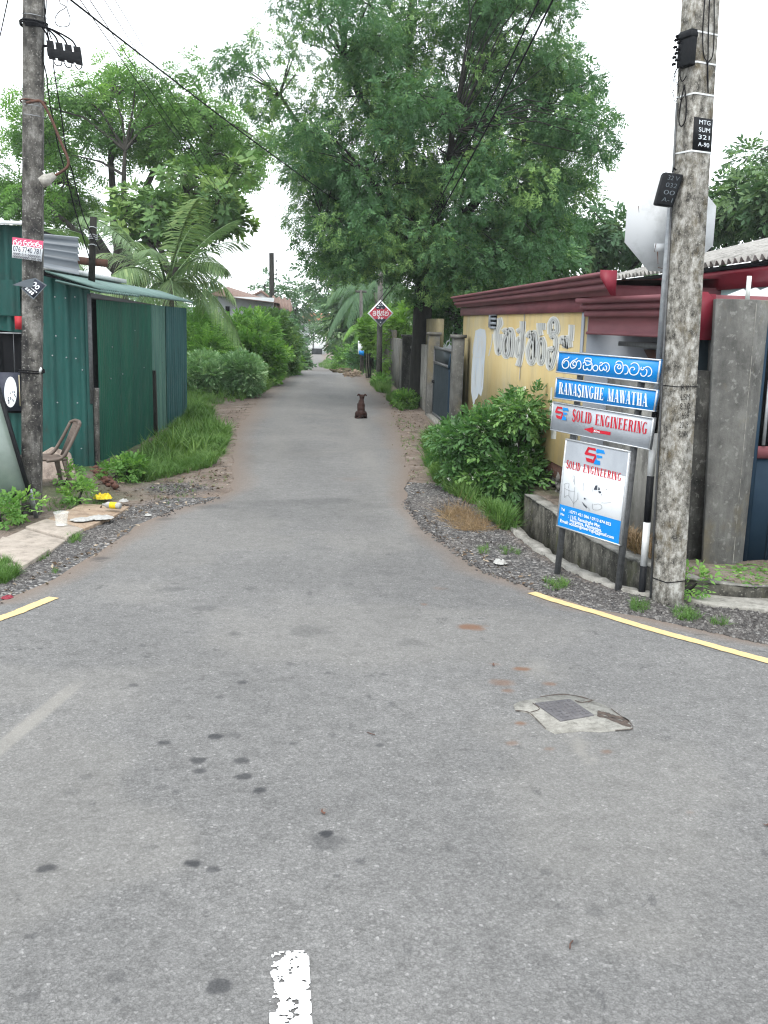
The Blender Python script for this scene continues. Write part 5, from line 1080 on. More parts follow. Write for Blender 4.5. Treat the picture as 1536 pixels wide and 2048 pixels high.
# leaning framed board at the left edge
lbd = thing('leaning_board', P(60, 990, 9.75), 'dark framed grey green glass board leaning askew against the left pole', 'board'); Yb = 9.80
q4 = [np.array(P(-130, 752, Yb+.25)), np.array(P(-14, 738, Yb+.25)), np.array(P(59, 985, Yb)), np.array(P(-66, 1014, Yb))]; nB = np.cross(q4[1]-q4[0], q4[3]-q4[0]); nB /= np.linalg.norm(nB); nB = nB if nB[1] < 0 else -nB
M_glassb = basic('grey_green_pane', (.20, .25, .225), (.145, .185, .165), 2.5, .18, spec=.5)
MB().slab(q4, nB, .012).build('pane', M_glassb, lbd); mb = MB()
for a, b in ((0, 1), (1, 2), (2, 3)): mb.bar(q4[a]+nB*.01, q4[b]+nB*.01, .034, .034)
mb.build('frame', M_black, lbd); MB().bar(P(59, 980, Yb), G(73, 1034, 0), .04, .03).build('leg', M_galv, lbd); fq = quadmap(q4)
MB().mesh([fq(u, v)+nB*.003 for u, v in ((.80, .80), (.985, .80), (.985, .995), (.80, .995))], [(0, 1, 2, 3)]).build('paper_sheet', basic('cream_paper', (.50, .46, .34), (.6, .6, .55), 3, .8), lbd)
# plastic chair, back toward the lane, half behind the pole
ch = thing('plastic_chair', G(128, 985, .0), 'worn brown plastic chair facing away behind the left pole', 'chair'); ch.location.z = .0; CS = .93
M_chair = basic('sunworn_plastic', (.125, .098, .082), (.085, .066, .056), 10, .6)
def chair(root):
    o = wloc(root); L = lambda x, y, z: np.array([o.x+CS*(x*math.cos(.5)-y*math.sin(.5)), o.y+CS*(x*math.sin(.5)+y*math.cos(.5)), o.z+CS*z])
    n = 9; V, q_ = [], []
    for i in range(n):
        for j in range(n): x, y = -.46+.46*i/(n-1), -.22+.44*j/(n-1); y *= 1-.12*(1-i/(n-1)); V.append(L(x, y, .42-.03*math.sin(math.pi*j/(n-1))*math.sin(math.pi*i/(n-1))+.02*(1-i/(n-1))))
    for i in range(n-1):
        for j in range(n-1): q_.append((i*n+j, i*n+j+1, (i+1)*n+j+1, (i+1)*n+j))
    s_ = mesh_np('seat', V, np.array(q_), np.full(len(q_), 4), M_chair, root, smooth=True); md = s_.modifiers.new('solid', 'SOLIDIFY'); md.thickness = .02
    for lx, ly, fx, fy in ((-.42, -.19, -.47, -.22), (-.42, .19, -.47, .22), (-.03, -.2, .05, -.24), (-.03, .2, .05, .24)):
        MB().hexa([L(fx-.018, fy-.018, 0), L(fx+.018, fy-.018, 0), L(fx+.018, fy+.018, 0), L(fx-.018, fy+.018, 0)], [L(lx-.032, ly-.028, .42), L(lx+.032, ly-.028, .42), L(lx+.032, ly+.028, .42), L(lx-.032, ly+.028, .42)]).build('leg', M_chair, root, bevel=.006)
    mb = MB()
    for s in (-1, 1): mb.tube(smooth([L(-.25, s*.225, .43), L(-.08, s*.225, .455), L(.02, s*.215, .58), L(.16, s*.19, .84)], 5), .02, 8)
    mb.tube(smooth([L(.16, -.19, .84), L(.185, -.1, .865), L(.19, 0, .87), L(.185, .1, .865), L(.16, .19, .84)], 4), .02, 8); mb.build('back_frame', M_chair, root, smooth=True)
    mb = MB()
    for j in range(5): y = -.10+.05*j; mb.hexa([L(.0, y-.017, .45), L(.0, y+.017, .45), L(.012, y+.017, .45), L(.012, y-.017, .45)], [L(.175, y-.017, .86), L(.175, y+.017, .86), L(.187, y+.017, .86), L(.187, y-.017, .86)])
    mb.build('backrest', M_chair, root)
chair(ch)
sl_ = thing('stone_slab', G(140, 970, 0), 'broken pale stone slab propped behind the plastic chair', 'slab')
M_stone = concrete('pinkish_stone', (.25, .205, .175), (.11, .09, .08), (.34, .30, .27), .3, 4, 81)
ss = [P(84, 905, 11.9), P(104, 893, 12.0), P(140, 905, 12.1), P(158, 975, 11.8), P(148, 985, 11.7), P(80, 990, 11.7)]; MB().slab(ss[::-1], (0.1, -1, .25), .09).build('slab', M_stone, sl_, bevel=.012)
# paving slabs over the covered drain
row = [((-60, 1098), (-60, 1166), (22, 1143), (-8, 1108)), ]
L0 = [(-30,1102),(3,1075),(45,1052),(92,1031),(126,1015),(150,1003)]; R0 = [(-5,1150),(64,1122),(104,1100),(137,1077),(210,1052),(262,1007)]
LL = [(-64,1128),(-20,1098),(4,1073),(48,1054),(92,1037),(135,1018),(160,1004)]; RR = [(-14,1152),(46,1136),(103,1099),(134,1077),(170,1058),(222,1035),(262,1010)]
labs = ['nearest left paving slab, beside the grass tuft', 'second paving slab from the yellow line', 'wide paving slab in front of the leaning board', 'paving slab carrying the clear plastic tub', 'orange tinted paving slab beside the white paper scrap', 'farthest paving slab, near the yellow plastic bag']
M_slab = concrete('paving_concrete', (.29, .255, .22), (.16, .14, .12), (.36, .325, .285), .25, 3, 91); M_slabo = concrete('orange_stained_concrete', (.27, .205, .15), (.15, .11, .085), (.34, .28, .22), .25, 3, 95)
for i in range(6):
    k = .045; q4 = [G(*LL[i], .03), G(*RR[i], .03), G(*RR[i+1], .03), G(*LL[i+1], .03)]; c = sum(q4)/4; q4 = [c+(p-c)*.955+np.array([0, 0, .012*math.sin(i*2.3)]) for p in q4]
    t_ = MB().slab(q4, (0, 0, 1), .08).build('paving_slab', M_slabo if i > 3 else M_slab, bevel=.008); tag(t_, labs[i], 'paving slab', 'paving slabs on the left verge')
# small litter
tub = thing('plastic_tub', G(123, 1050, .05), 'empty clear plastic tub standing on a paving slab', 'tub'); M_clear, nt_, ns_, ln_, b_ = new_mat('cloudy_plastic'); b_.inputs['Base Color'].default_value = (.75, .78, .76, 1); b_.inputs['Alpha'].default_value = .28; b_.inputs['Roughness'].default_value = .25
o = wloc(tub); mb = MB(); R1, R2, hh = .052, .066, .125; n = 24
V = [(o.x+r*math.cos(2*math.pi*j/n), o.y+r*math.sin(2*math.pi*j/n), o.z+z) for r, z in ((R1, .002), (R1+.003, .06), (R2, hh-.012), (R2+.006, hh-.01), (R2+.006, hh)) for j in range(n)]
mb.mesh(V, [(i*n+j, i*n+(j+1) % n, (i+1)*n+(j+1) % n, (i+1)*n+j) for i in range(4) for j in range(n)]+[tuple(range(n))]); mb.build('cup', M_clear, tub, smooth=True)
def crumple(name, px, py, rx, ry, h, mat, lab, cat, z=.04, seed=0, group=None):
    r = np.random.default_rng(seed); c = G(px, py, z); k = 12; V, q_ = [], []
    for i in range(k):
        for j in range(k):
            u, v = i/(k-1)*2-1, j/(k-1)*2-1; s = 1/max(1, math.hypot(u, v)); e = max(0, 1-math.hypot(u*s, v*s)); V.append((c[0]+u*s*rx*(1+.2*r.normal()*.4), c[1]+v*s*ry*(1+.2*r.normal()*.4), c[2]+.004+h*r.random()*min(1, e*4)*.8))
    for i in range(k-1):
        for j in range(k-1): q_.append((i*k+j, (i+1)*k+j, (i+1)*k+j+1, i*k+j+1))
    return tag(mesh_np(name, V, np.array(q_), np.full(len(q_), 4), mat), lab, cat, group)
M_ybag = basic('yellow_plastic', (.65, .50, .01), (.5, .36, .01), 20, .4); M_paper = basic('waste_paper', (.36, .36, .35), (.24, .24, .23), 30, .7)
crumple('plastic_bag', 205, 997, .10, .09, .075, M_ybag, 'crumpled yellow plastic bag beyond the paving slabs', 'plastic bag', .02, 1)
crumple('paper_scrap', 200, 1036, .13, .12, .025, M_paper, 'flattened white paper scrap at the slab edge right of the tub', 'paper', .045, 2)
crumple('paper_scrap', 162, 1040, .10, .10, .02, M_paper, 'thin white paper scrap just right of the tub', 'paper', .045, 3)
crumple('paper_scrap', 248, 1003, .05, .06, .03, M_paper, 'small white scrap at the far end of the slabs', 'paper', .04, 4)
crumple('paper_scrap', 296, 1031, .035, .05, .02, M_paper, 'tiny white scrap on gravel right of the slabs', 'paper', .01, 5)
crumple('paper_scrap', 1000, 1126, .055, .08, .035, M_paper, 'crumpled white wrapper on the gravel left of the sign posts', 'paper', .015, 6)
crumple('plastic_wrapper', 14, 1196, .04, .05, .02, M_red, 'small red wrapper on gravel at the left edge', 'wrapper', .01, 7)
bt = thing('plastic_bottle', G(222, 1010, .06), 'clear bottle with a yellow label lying on the far slab', 'bottle'); a = G(205, 1009, .085); b = G(241, 1012, .085)
MB().tube([a, a+(b-a)*.12, a+(b-a)*.16, a+(b-a)*.3, b-(b-a)*.05, b], [.012, .012, .02, .034, .034, .028], 12).build('body', M_paper, bt, smooth=True); MB().tube([a+(b-a)*.45, a+(b-a)*.8], .0355, 12, caps=False).build('wrapper', M_ybag, bt)
mb = MB()
for i in range(70): u = random.random(); c = G(170+62*u, 948+30*u+random.uniform(-8, 8), 0); rock(mb, (c[0], c[1], .05+.10*(1-abs(2*u-1))*random.random()), random.uniform(.02, .055), (1, 1, .7), 5, 4)
M_brick = basic('crumbled_brick', (.11, .050, .036), (.07, .038, .029), 20, .95, bmp=.5); tag(mb.build('rubble_heap', M_brick), 'heap of crumbled red brick at the corner of the green shed', 'rubble', kind='stuff')
# ------------------------------------------------------------------ manhole in the road
mh = thing('manhole', G(1145, 1430, .012), 'square iron manhole lid set askew in a cracked pale concrete patch', 'manhole')
pc = [(1027,1409),(1040,1402),(1069,1397),(1117,1389),(1151,1390),(1185,1401),(1210,1410),(1225,1420),(1240,1432),(1258,1443),(1264,1456),(1245,1459),(1200,1463),(1160,1461),(1110,1466),(1091,1457),(1075,1440),(1057,1425),(1031,1420)]
M_patch = concrete('patch_concrete', (.235, .23, .21), (.10, .097, .088), (.32, .315, .295), .4, 7, 111)
q_ = [np.array(G(*p, .017)) for p in pc]; MB().slab(q_[::-1], (0, 0, 1), .03).build('surround', M_patch, mh)
lid = [np.array(G(*p, .024)) for p in ((1069,1405),(1140,1397),(1189,1429),(1121,1441))]; M_lid = basic('worn_iron', (.075, .072, .078), (.12, .115, .12), 18, .55, .3, bmp=.4)
lo_ = MB().slab(lid[::-1], (0, 0, 1), .02).build('lid', M_lid, mh, bevel=.004); fl = quadmap(lid); mb = MB()
for i in range(6):
    for j in range(6):
        u, v = .12+.15*i, .12+.15*j; d = .05; mb.hexa([fl(u-d, v-.015), fl(u+d, v-.015), fl(u+d, v+.015), fl(u-d, v+.015)] if (i+j) % 2 else [fl(u-.015, v-d), fl(u+.015, v-d), fl(u+.015, v+d), fl(u-.015, v+d)], [fl(u+a, v+b)+np.array([0, 0, .0018]) for a, b in (((-d, -.015), (d, -.015), (d, .015), (-d, .015)) if (i+j) % 2 else ((-.015, -d), (.015, -d), (.015, d), (-.015, d)))])
mb.build('tread', M_lid, lo_); mb = MB(); 
for pth in ([(1195,1424),(1210,1428),(1225,1432),(1245,1436),(1258,1444)], [(1185,1402),(1176,1404)], [(1066,1406),(1080,1418),(1060,1424)], [(1150,1400),(1165,1404),(1190,1400)], [(1195,1430),(1225,1438),(1262,1452)], [(1092,1457),(1072,1437),(1056,1424),(1031,1420)], [(1080,1394),(1118,1388),(1150,1390),(1185,1401)], [(1222,1418),(1240,1431),(1258,1442),(1265,1457),(1230,1461)]):
    ww = 7 if pth[0] in ((1195,1424), (1195,1430)) else 1.7
    for poly in stroke(smooth([(a+random.uniform(-1, 1), b+random.uniform(-1, 1)) for a, b in pth], 4), [ww*random.uniform(.5, 1.2) for _ in range(4*(len(pth)-1)+1)]): mb.face([G(*q, .0185) for q in poly])
mb.build('crack', M_rust if False else basic('crack_dirt', (.035, .031, .028), (.075, .055, .045), 40, .95), mh)
# ------------------------------------------------------------------ roadside drain
dr = thing('roadside_drain', KERB[4], 'open concrete roadside drain with a thin pale kerb, curving behind the sign posts', 'drain')
o_ = np.argsort(KERB[:, 1]); kp = smooth([KERB[i] for i in o_], 5); kp = [np.array(p) for p in kp]
def strip_wall(off0, off1, z0, z1, name, mat, wob_=.008):
    V = []; k = len(kp)
    for i in range(k):
        for (o, z) in ((off0, z0), (off1, z0), (off1, z1), (off0, z1)): V.append((kp[i][0]+o+rng.normal(0, wob_), kp[i][1], z+rng.normal(0, wob_*.6)))
    f = [(i*4+j, i*4+(j+1) % 4, (i+1)*4+(j+1) % 4, (i+1)*4+j) for i in range(k-1) for j in range(4)]+[(3, 2, 1, 0), ((k-1)*4, (k-1)*4+1, (k-1)*4+2, (k-1)*4+3)]
    return MB().mesh(V, f).build(name, mat, dr)
strip_wall(-.02, .09, -.62, .028, 'kerb', M_concl); strip_wall(.50, .64, -.62, .10, 'inner_wall', M_drain); strip_wall(.495, .645, .101, .118, 'coping', M_block); strip_wall(.08, .52, -.52, -.47, 'channel_floor', M_dconc)
ap = [G(*p, .02) for p in ((1375,1196),(1432,1178),(1500,1180),(1600,1190),(1600,1226),(1500,1216),(1420,1208))]; tag(MB().slab(ap[::-1], (0, 0, 1), .08).build('concrete_apron', M_concl, bevel=.01), 'thin worn concrete slab on the ground before the navy gate', 'paving slab')
# ------------------------------------------------------------------ wall, pillars and gate along the lane beyond the shop
XG = 2.62
gl = thing('lane_gate', (XG, 20.4, 0), 'slate grey steel gate with ribbed panel beside the yellow shop', 'gate')
gy0, gy1 = PX(905, 860, XG)[1], PX(866, 830, XG)[1]; gz0 = .12; gtop = 1.52
rib_wall('panel', (XG, gy0), (XG, gy1), gz0, gz0, gtop-.32, gtop-.32, .14, .014, M_gategrey, gl, True, out=(-1, 0))
mb = MB(); mb.box(XG-.03, XG+.02, gy0, gy1, gtop-.05, gtop); mb.box(XG-.025, XG+.02, gy0, gy1, gtop-.36, gtop-.31); mb.box(XG-.025, XG+.02, gy0, gy1, gz0-.05, gz0-.001); mb.box(XG-.026, XG+.021, gy0-.05, gy0-.001, gz0, gtop-.051); mb.box(XG-.026, XG+.021, gy1+.001, gy1+.05, gz0, gtop-.051); mb.build('frame', M_steel, gl)
MB().box(XG-.0, XG+.015, gy0, gy1, gtop-.305, gtop-.055).build('head_panel', M_gategrey, gl)
MB().box(XG-.06, XG-.028, gy1-.2, gy1-.05, .75, .81).build('latch', M_black, gl)
mb = MB(); mb.tube(smooth([(XG-.06, gy0+.1, 1.45), (XG-.09, gy0+.12, 1.2), (XG-.07, gy0+.14, 1.1), (XG-.06, gy0+.14, .1)], 4), .03, 6); mb.build('stay_pipe', M_gate, gl)
MB().box(XG-.12, XG+.15, gy0-.3, gy1+.3, -.1, .06).build('sill', M_concl, gl)
def pillar(y, hh, lab, sx=.26, sy=.30, mat=M_conc, x=XG): t_ = thing('wall_pillar', (x, y, float(zf(y))), lab, 'pillar', 'pillars along the lane wall'); z = float(zf(y)); MB().box(x-sx/2, x+sx/2, y-sy/2, y+sy/2, z-.2, z+hh).build('shaft', mat, t_, bevel=.01); MB().box(x-sx/2-.03, x+sx/2+.03, y-sy/2-.03, y+sy/2+.03, z+hh+.001, z+hh+.06).build('cap', M_conc, t_)
pillar(gy0-.28, 1.75, 'grey pillar between the slate gate and the yellow wall', .2, .28); pillar(gy1+.35, 1.75, 'grey pillar left of the slate gate, behind the big trunk', .24, .3)
pillar(27.2, 1.62, 'black stained pillar with a flat cap, left of the big trunk', .42, .34, M_dconc, 2.62); pillar(25.9, 1.35, 'narrow pale pillar right of the black stained pillar', .16, .12, M_conc, 2.62)
lw = thing('lane_wall', (2.66, 30, -.3), 'long grey concrete wall with a stepped mossy top along the lane', 'wall')
for i, (y0, y1, hh) in enumerate(((23.2, 25.8, 1.5), (27.4, 30, 1.45), (30, 33, 1.5), (33, 36.4, 1.75), (36.4, 40, 1.7))): z = float(zf((y0+y1)/2)); MB().box(2.60, 2.74, y0+.004, y1-.004, z-.5, z+hh).build('panel', M_conc if i else M_block, lw)
tag(MB().box(2.7, 2.84, gy1+.4, 24.5, 1.45, 2.1).build('wall_panel', basic('ochre_plaster', (.22, .19, .11), (.16, .14, .09), 4, .9)), 'ochre plaster wall piece above the slate gate', 'wall')
# ------------------------------------------------------------------ slender poles, diamond sign
def cpole(px0, py0, px1, py1, Y, w_, lab, mat=M_pole, group='poles down the lane'):
    a = P(px0, py0, Y); a[2] = float(zf(Y)); b = P(px1, py1, Y); t_ = thing('lamp_post' if False else 'utility_pole', a, lab, 'pole', group); MB().tube([a-np.array([0, 0, .2]), b], [w_*.62, w_*.5], 10).build('shaft', mat, t_, smooth=True); return t_, a, b
p2, pa2, pb2 = cpole(758, 768, 761, 545, 33, .165, 'grey pole carrying the red diamond sign', M_conc)
p3, pa3, pb3 = cpole(724, 746, 722, 580, 40, .13, 'weathered pole farther down the lane, hung with a white and blue poster', M_conc); MB().box(pb3[0]-.22, pb3[0]+.22, pb3[1]-.05, pb3[1]+.05, pb3[2]-.1, pb3[2]-.02).build('crossarm', M_conc, p3)
p4, pa4, pb4 = cpole(546, 640, 543, 506, 46, .22, 'dark pole rising alone against the sky beside the pale house', M_barkd)
mb = MB()
for yy in (522, 540, 548, 556): p = P(551, yy, 46); mb.tube([p, p+np.array([.06, 0, .0])], .05, 6)
mb.build('insulator', M_black, p4); cpole(703, 740, 702, 695, 46, .12, 'short thin post near the far pole', M_conc); cpole(770, 600, 770, 500, 60, .12, 'distant thin pole among the trees behind the wall', M_steel)
p6, _, pb6 = cpole(975, 600, 975, 505, 32, .11, 'thin iron pole with a crossbar above the maroon gutter', M_rust); MB().bar(P(963, 512, 32), P(985, 510, 32), .04, .04).build('crossarm', M_rust, p6)
dp = thing('poster', P(720, 692, 39.7), 'white and blue poster on the far pole', 'poster'); MB().slab([P(716, 680, 39.7), P(728, 682, 39.7), P(728, 712, 39.7), P(716, 708, 39.7)][::-1], (0, -1, 0), .02).build('sheet', M_swhite, dp); MB().slab([P(718, 701, 39.66), P(728, 702, 39.66), P(728, 712, 39.66), P(718, 709, 39.66)][::-1], (0, -1, 0), .01).build('band', M_sblue, dp)
dm = thing('diamond_sign', P(761, 626, 32.7), 'red and black diamond sign with white script, mounted on the grey lane pole', 'sign'); Yd2 = 32.7
D = lambda u, v: P(761+26*u, 626.5-27*v, Yd2); MB().slab([D(-1, 0), D(0, -1), D(1, 0), D(0, 1)], (0, -1, 0), .03).build('plate', M_swhite, dm); k = .87; dd = lambda d: np.array([0, -d, 0])
MB().mesh([D(-k, 0)+dd(.003), D(0, -k)+dd(.003), D(k, 0)+dd(.003), D(0, k)+dd(.003)], [(0, 1, 2, 3)]).build('red_field', basic('faded_red_print', (.45, .06, .09), (.40, .05, .08), 8, .5), dm)
MB().mesh([D(*p)+dd(.006) for p in ((0, k), (-.40, k-.40), (-.3, .30), (0, .34), (.3, .30), (.40, k-.40), (0, -k), (-.42, -k+.42), (-.3, -.40), (0, -.43), (.3, -.40), (.42, -k+.42))], [(0, 1, 2, 3, 4, 5), (6, 11, 10, 9, 8, 7)]).build('black_field', M_ink, dm)
def TRD(x, y): return (720+x/19.2, 590+y/19.2)
SD = [[(500,640),(560,620),(600,640),(600,700),(590,780),(510,780),(510,700),(560,690),(560,740)], [(670,590),(670,640),(660,700),(670,780),(740,780),(750,640),(700,640),(700,720)], [(745,580),(745,620)], [(800,650),(860,640),(800,720),(790,780),(840,780)], [(915,590),(900,660),(880,720),(890,780),(915,740)], [(950,680),(1000,640),(1010,690),(960,740),(970,790),(1060,780),(1085,700),(1060,650)], [(1080,590),(1040,620)], [(690,860),(720,830),(750,870),(700,910),(740,915)], [(820,850),(810,910),(850,915),(890,860)], [(710,370),(710,410),(740,410)], [(760,370),(760,410)], [(810,370),(810,410)], [(860,370),(870,410)], [(790,310),(800,340)], [(640,480),(700,470),(710,490)], [(820,500),(860,510)], [(770,1040),(810,1050)]]
traced('lettering', SD, 26, TRD, M_swhite, dm, lambda x, y: P(x, y, Yd2), .010, np.array([0, -1., 0]))
# ------------------------------------------------------------------ sitting dog seen from behind
M_dog = basic('brown_dog_coat', (.016, .0068, .0055), (.030, .0125, .009), 25, .8, spec=.2, bmp=.4, bscale=120)
def ell(mb, c, r, n=14, m=10, tilt=0.):
    ct, st_ = math.cos(tilt), math.sin(tilt); vs, fs = [], []
    for i in range(m+1):
        e = -math.pi/2+math.pi*i/m
        for j in range(n):
            a = 2*math.pi*j/n; x, y, z = r[0]*math.cos(e)*math.cos(a), r[1]*math.cos(e)*math.sin(a), r[2]*math.sin(e); vs.append((c[0]+x, c[1]+y*ct-z*st_, c[2]+y*st_+z*ct))
    fs = [(i*n+j, i*n+(j+1) % n, (i+1)*n+(j+1) % n, (i+1)*n+j) for i in range(m) for j in range(n)]; mb.mesh(vs, fs)
def dog():
    g = G(722, 838, 0)+np.array([0, 0, .012]); root = thing('dog', g, 'small dark brown dog sitting in the lane with its back turned', 'dog'); mb = MB(); L = lambda x, y, z: (g[0]+x, g[1]+y, g[2]+z)
    ell(mb, L(0, .02, .095), (.095, .10, .095)); ell(mb, L(0, .045, .17), (.082, .085, .11)); ell(mb, L(.002, .085, .26), (.082, .078, .10), tilt=-.25); ell(mb, L(.005, .11, .325), (.064, .06, .07))
    mb.tube([L(.005, .105, .31), L(.010, .115, .37), L(.014, .12, .42)], [.056, .047, .044], 12); ell(mb, L(.016, .125, .44), (.056, .062, .052)); mb.tube([L(.02, .15, .437), L(.034, .20, .425), L(.042, .225, .42)], [.036, .026, .019], 10)
    for q in (-1, 1):
        ell(mb, L(q*.085, .06, .075), (.045, .095, .075)); mb.tube([L(q*.105, .03, .03), L(q*.112, .10, .022), L(q*.112, .17, .018)], [.026, .024, .02], 8)
        mb.tube([L(q*.048, .15, .30), L(q*.05, .17, .18), L(q*.05, .185, .07), L(q*.05, .20, .018)], [.036, .028, .022, .022], 8)
        mb.tube([L(.016+q*.045, .12, .475), L(.016+q*.070, .118, .488), L(.016+q*.092, .12, .470), L(.016+q*.098, .125, .452)], [.022, .022, .016, .008], 8)
    mb.tube([L(-.01, -.05, .04), L(-.05, -.085, .02), L(-.10, -.085, .015), L(-.14, -.055, .013)], [.022, .017, .013, .008], 8)
    o = mb.build('body', M_dog, root, smooth=True); md = o.modifiers.new('remesh', 'REMESH'); md.mode = 'VOXEL'; md.voxel_size = .0085; md.use_smooth_shade = True; sm = o.modifiers.new('smooth', 'SMOOTH'); sm.iterations = 3
dog()
# ------------------------------------------------------------------ houses beyond the trees
M_hw = basic('pale_house_plaster', (.42, .45, .47), (.36, .385, .40), 1, .9); M_tile = basic('weathered_roof_tile', (.13, .085, .07), (.18, .13, .11), 5, .9, stretch=(3, 1, 1)); M_otile = basic('orange_roof_tile', (.42, .17, .10), (.36, .14, .08), 4, .9)
hs = thing('house', (P(500, 620, 45)[0], 45, -.8), 'pale house with a dark tiled roof and white gable, behind the left bushes', 'house')
X = lambda px, Y=45: P(px, 640, Y)[0]; Z = lambda py, Y=45: P(600, py, Y)[2]
MB().box(X(440), X(548), 44, 49, -1.2, Z(598)).build('wall', M_hw, hs); MB().box(X(455), X(463), 43.97, 43.99, Z(665), Z(617)).build('window', M_dark, hs)
MB().hexa([(X(425), 43.4, Z(596)), (X(560), 43.4, Z(609)), (X(560), 49, Z(609)), (X(425), 49, Z(596))], [(X(452), 46, Z(576)), (X(535), 46, Z(600)), (X(535), 46.4, Z(600)), (X(452), 46.4, Z(576))]).build('roof', M_tile, hs)
MB().mesh([(X(503), 47.5, Z(592)), (X(538), 47.5, Z(598)), (X(517), 47.5, Z(581))], [(0, 1, 2)]).build('gable', M_white, hs)
mb = MB(); mb.slab([(X(497), 47.4, Z(590)), (X(517), 47.4, Z(579)), (X(517), 49, Z(579)), (X(497), 49, Z(590))], (0, 0, 1), .12); mb.slab([(X(517), 47.4, Z(579)), (X(542), 47.4, Z(598)), (X(542), 49, Z(598)), (X(517), 49, Z(579))], (0, 0, 1), .12); mb.build('roof', M_tile, hs)
corr_sheet('lean_to_roof', (X(550), 44, Z(618)), (X(586), 44, Z(623)), (-.1, 1, .35), 1.6, .25, .05, M_tile, hs); 
Yh = 160; h2 = thing('house', (P(620, 650, Yh)[0], Yh, -3), 'distant white house with an orange tiled roof at the end of the lane', 'house'); X = lambda px: P(px, 640, Yh)[0]; Z = lambda py: P(600, py, Yh)[2]
MB().box(X(596), X(650), Yh, Yh+8, -4, Z(640)).build('wall', M_hw, h2); MB().hexa([(X(588), Yh-1.5, Z(642)), (X(664), Yh-1.5, Z(640)), (X(664), Yh+8, Z(640)), (X(588), Yh+8, Z(642))], [(X(612), Yh+2, Z(626)), (X(660), Yh+2, Z(624)), (X(660), Yh+4, Z(624)), (X(612), Yh+4, Z(626))]).build('roof', M_otile, h2)
mb = MB()
for px in (604, 618, 632): mb.box(X(px), X(px+5), Yh-.1, Yh-.02, Z(664), Z(650))
mb.build('window', M_dark, h2); gw = thing('white_gate', (P(635, 690, 150)[0], 150, -3), 'white gate and wall closing the far end of the lane', 'gate'); Yw = 150
X = lambda px: P(px, 640, Yw)[0]; Z = lambda py: P(600, py, Yw)[2]; MB().box(X(616), X(652), Yw, Yw+.3, -3.6, Z(668)).build('panel', M_white, gw); MB().box(X(624), X(645), Yw-.5, Yw-.1, -3.2, Z(696)).build('kerb_block', M_black, gw); MB().box(X(626), X(628), Yw-.15, Yw-.02, -3.2, Z(665)).build('post', M_dark, gw)
h3 = thing('house', (4.6, 30, 0), 'low tiled house glimpsed through leaves right of the big trunk', 'house'); MB().box(4.2, 8, 29, 33, -.3, 2.2).build('wall', M_hw, h3); MB().hexa([(3.9, 28.5, 2.1), (8.4, 28.5, 2.1), (8.4, 33.5, 2.1), (3.9, 33.5, 2.1)], [(4.6, 30.7, 3.), (8, 30.7, 3.), (8, 31.2, 3.), (4.6, 31.2, 3.)]).build('roof', M_tile, h3)
# ------------------------------------------------------------------ trees
TP, TPf = T_pinnate(6, .30, .12), T_pinnate(4, .34, .15)
TS, TS2, TW = T_spray(8, .42, .16, 1), T_spray(6, .5, .22, 4, .1, 1.2), T_whorl(6, .9, .42, 2)
g = G(838, 812, 0); FK = [(P(*p), r) for p, r in (((690,120,23), .05), ((830,-40,24.5), .07), ((985,20,25), .06), ((560,190,23.5), .035), ((1085,240,24), .05), ((905,260,22), .06), ((735,350,22), .05), ((1040,430,24), .04), ((650,450,23), .035))]
tree('feathery_tree', 'huge dark green feathery tree towering over the lane, black trunked', g, .235, [(860,-60,270,100,.7),(700,80,165,110,.50),(520,150,95,75,.30),(590,230,105,90,.5),(640,330,85,90,.8),(850,130,200,110,.62),(1030,90,140,120,.75),
      (1090,215,115,110,.95),(1115,320,88,95,1.),(850,280,190,120,1.05),(950,400,200,110,1.3),(730,410,130,100,1.2),(665,500,80,70,1.),(800,510,160,70,1.25),(980,510,130,75,1.3),(1075,450,75,80,1.),(605,420,35,60,.55),(900,572,120,45,1.),(1010,560,70,40,.9)],
      23.6, 3.2, .36, .40, 84, TP, .19, L_big, M_barkd, forks=FK, fork_z=3.4, flat=.85, droop=.5, br=.020, T2=T_spray(9, .36, .15, 9, .2, 1.2), s2=.21, f2=.6)
tree('spreading_tree', 'broad tree with bright flat layered foliage behind the green shed', (P(235, 640, 34)[0], 34, -.3), .3, [(235,150,55,30),(390,165,26,36,.5),(190,205,60,38),(320,222,105,40),(425,245,65,36),(100,232,55,34),(60,280,70,46),(245,285,105,36),(400,312,85,34),(505,285,45,40),(150,335,55,36,.7),(40,390,70,70),(130,420,60,60),(490,345,45,32),(345,270,70,30,.6),(300,180,40,30,.6)],
      34, 3.4, .52, .60, 84, TPf, .34, L_rain, M_bark, flat=.55, droop=.3, fork_z=3.6, forks=[(P(x, y, 34+z), .05) for x, y, z in ((220,200,0),(330,230,1),(430,260,-1),(90,270,1),(480,310,0),(250,300,-2),(100,420,-1))], br=.045)
tree('broadleaf_tree', 'tree with big coarse leaves above the coconut palm', (P(345, 640, 28)[0], 28, -.2), .16, [(300,410,85,55),(375,355,80,38,.9),(430,430,60,65),(485,455,26,48,.6),(245,425,45,50,.9),(465,365,38,28,.7),(350,470,90,50)], 28, 2., .50, .48, 20, TW, .30, L_broad, M_bark, flat=.8, fork_z=3.2, br=.03,
     forks=[(P(x, y, 28+z), .035) for x, y, z in ((300,400,0),(380,350,.5),(430,420,-.5),(250,430,.5))])
FR = []
for i in range(21):
    az = i*2.399+.4; k = i/20; FR.append((az, 1.9+.45*random.random(), 1.4-1.15*k+random.uniform(-.1, .1), .55+.35*k, random.uniform(-.2, .2), .35+.6*k))
palm('young coconut palm with pale arching fronds above the green shed roof', (P(330, 640, 23)[0]-.1, 23.2, 0), P(333, 572, 23), FR, .14)
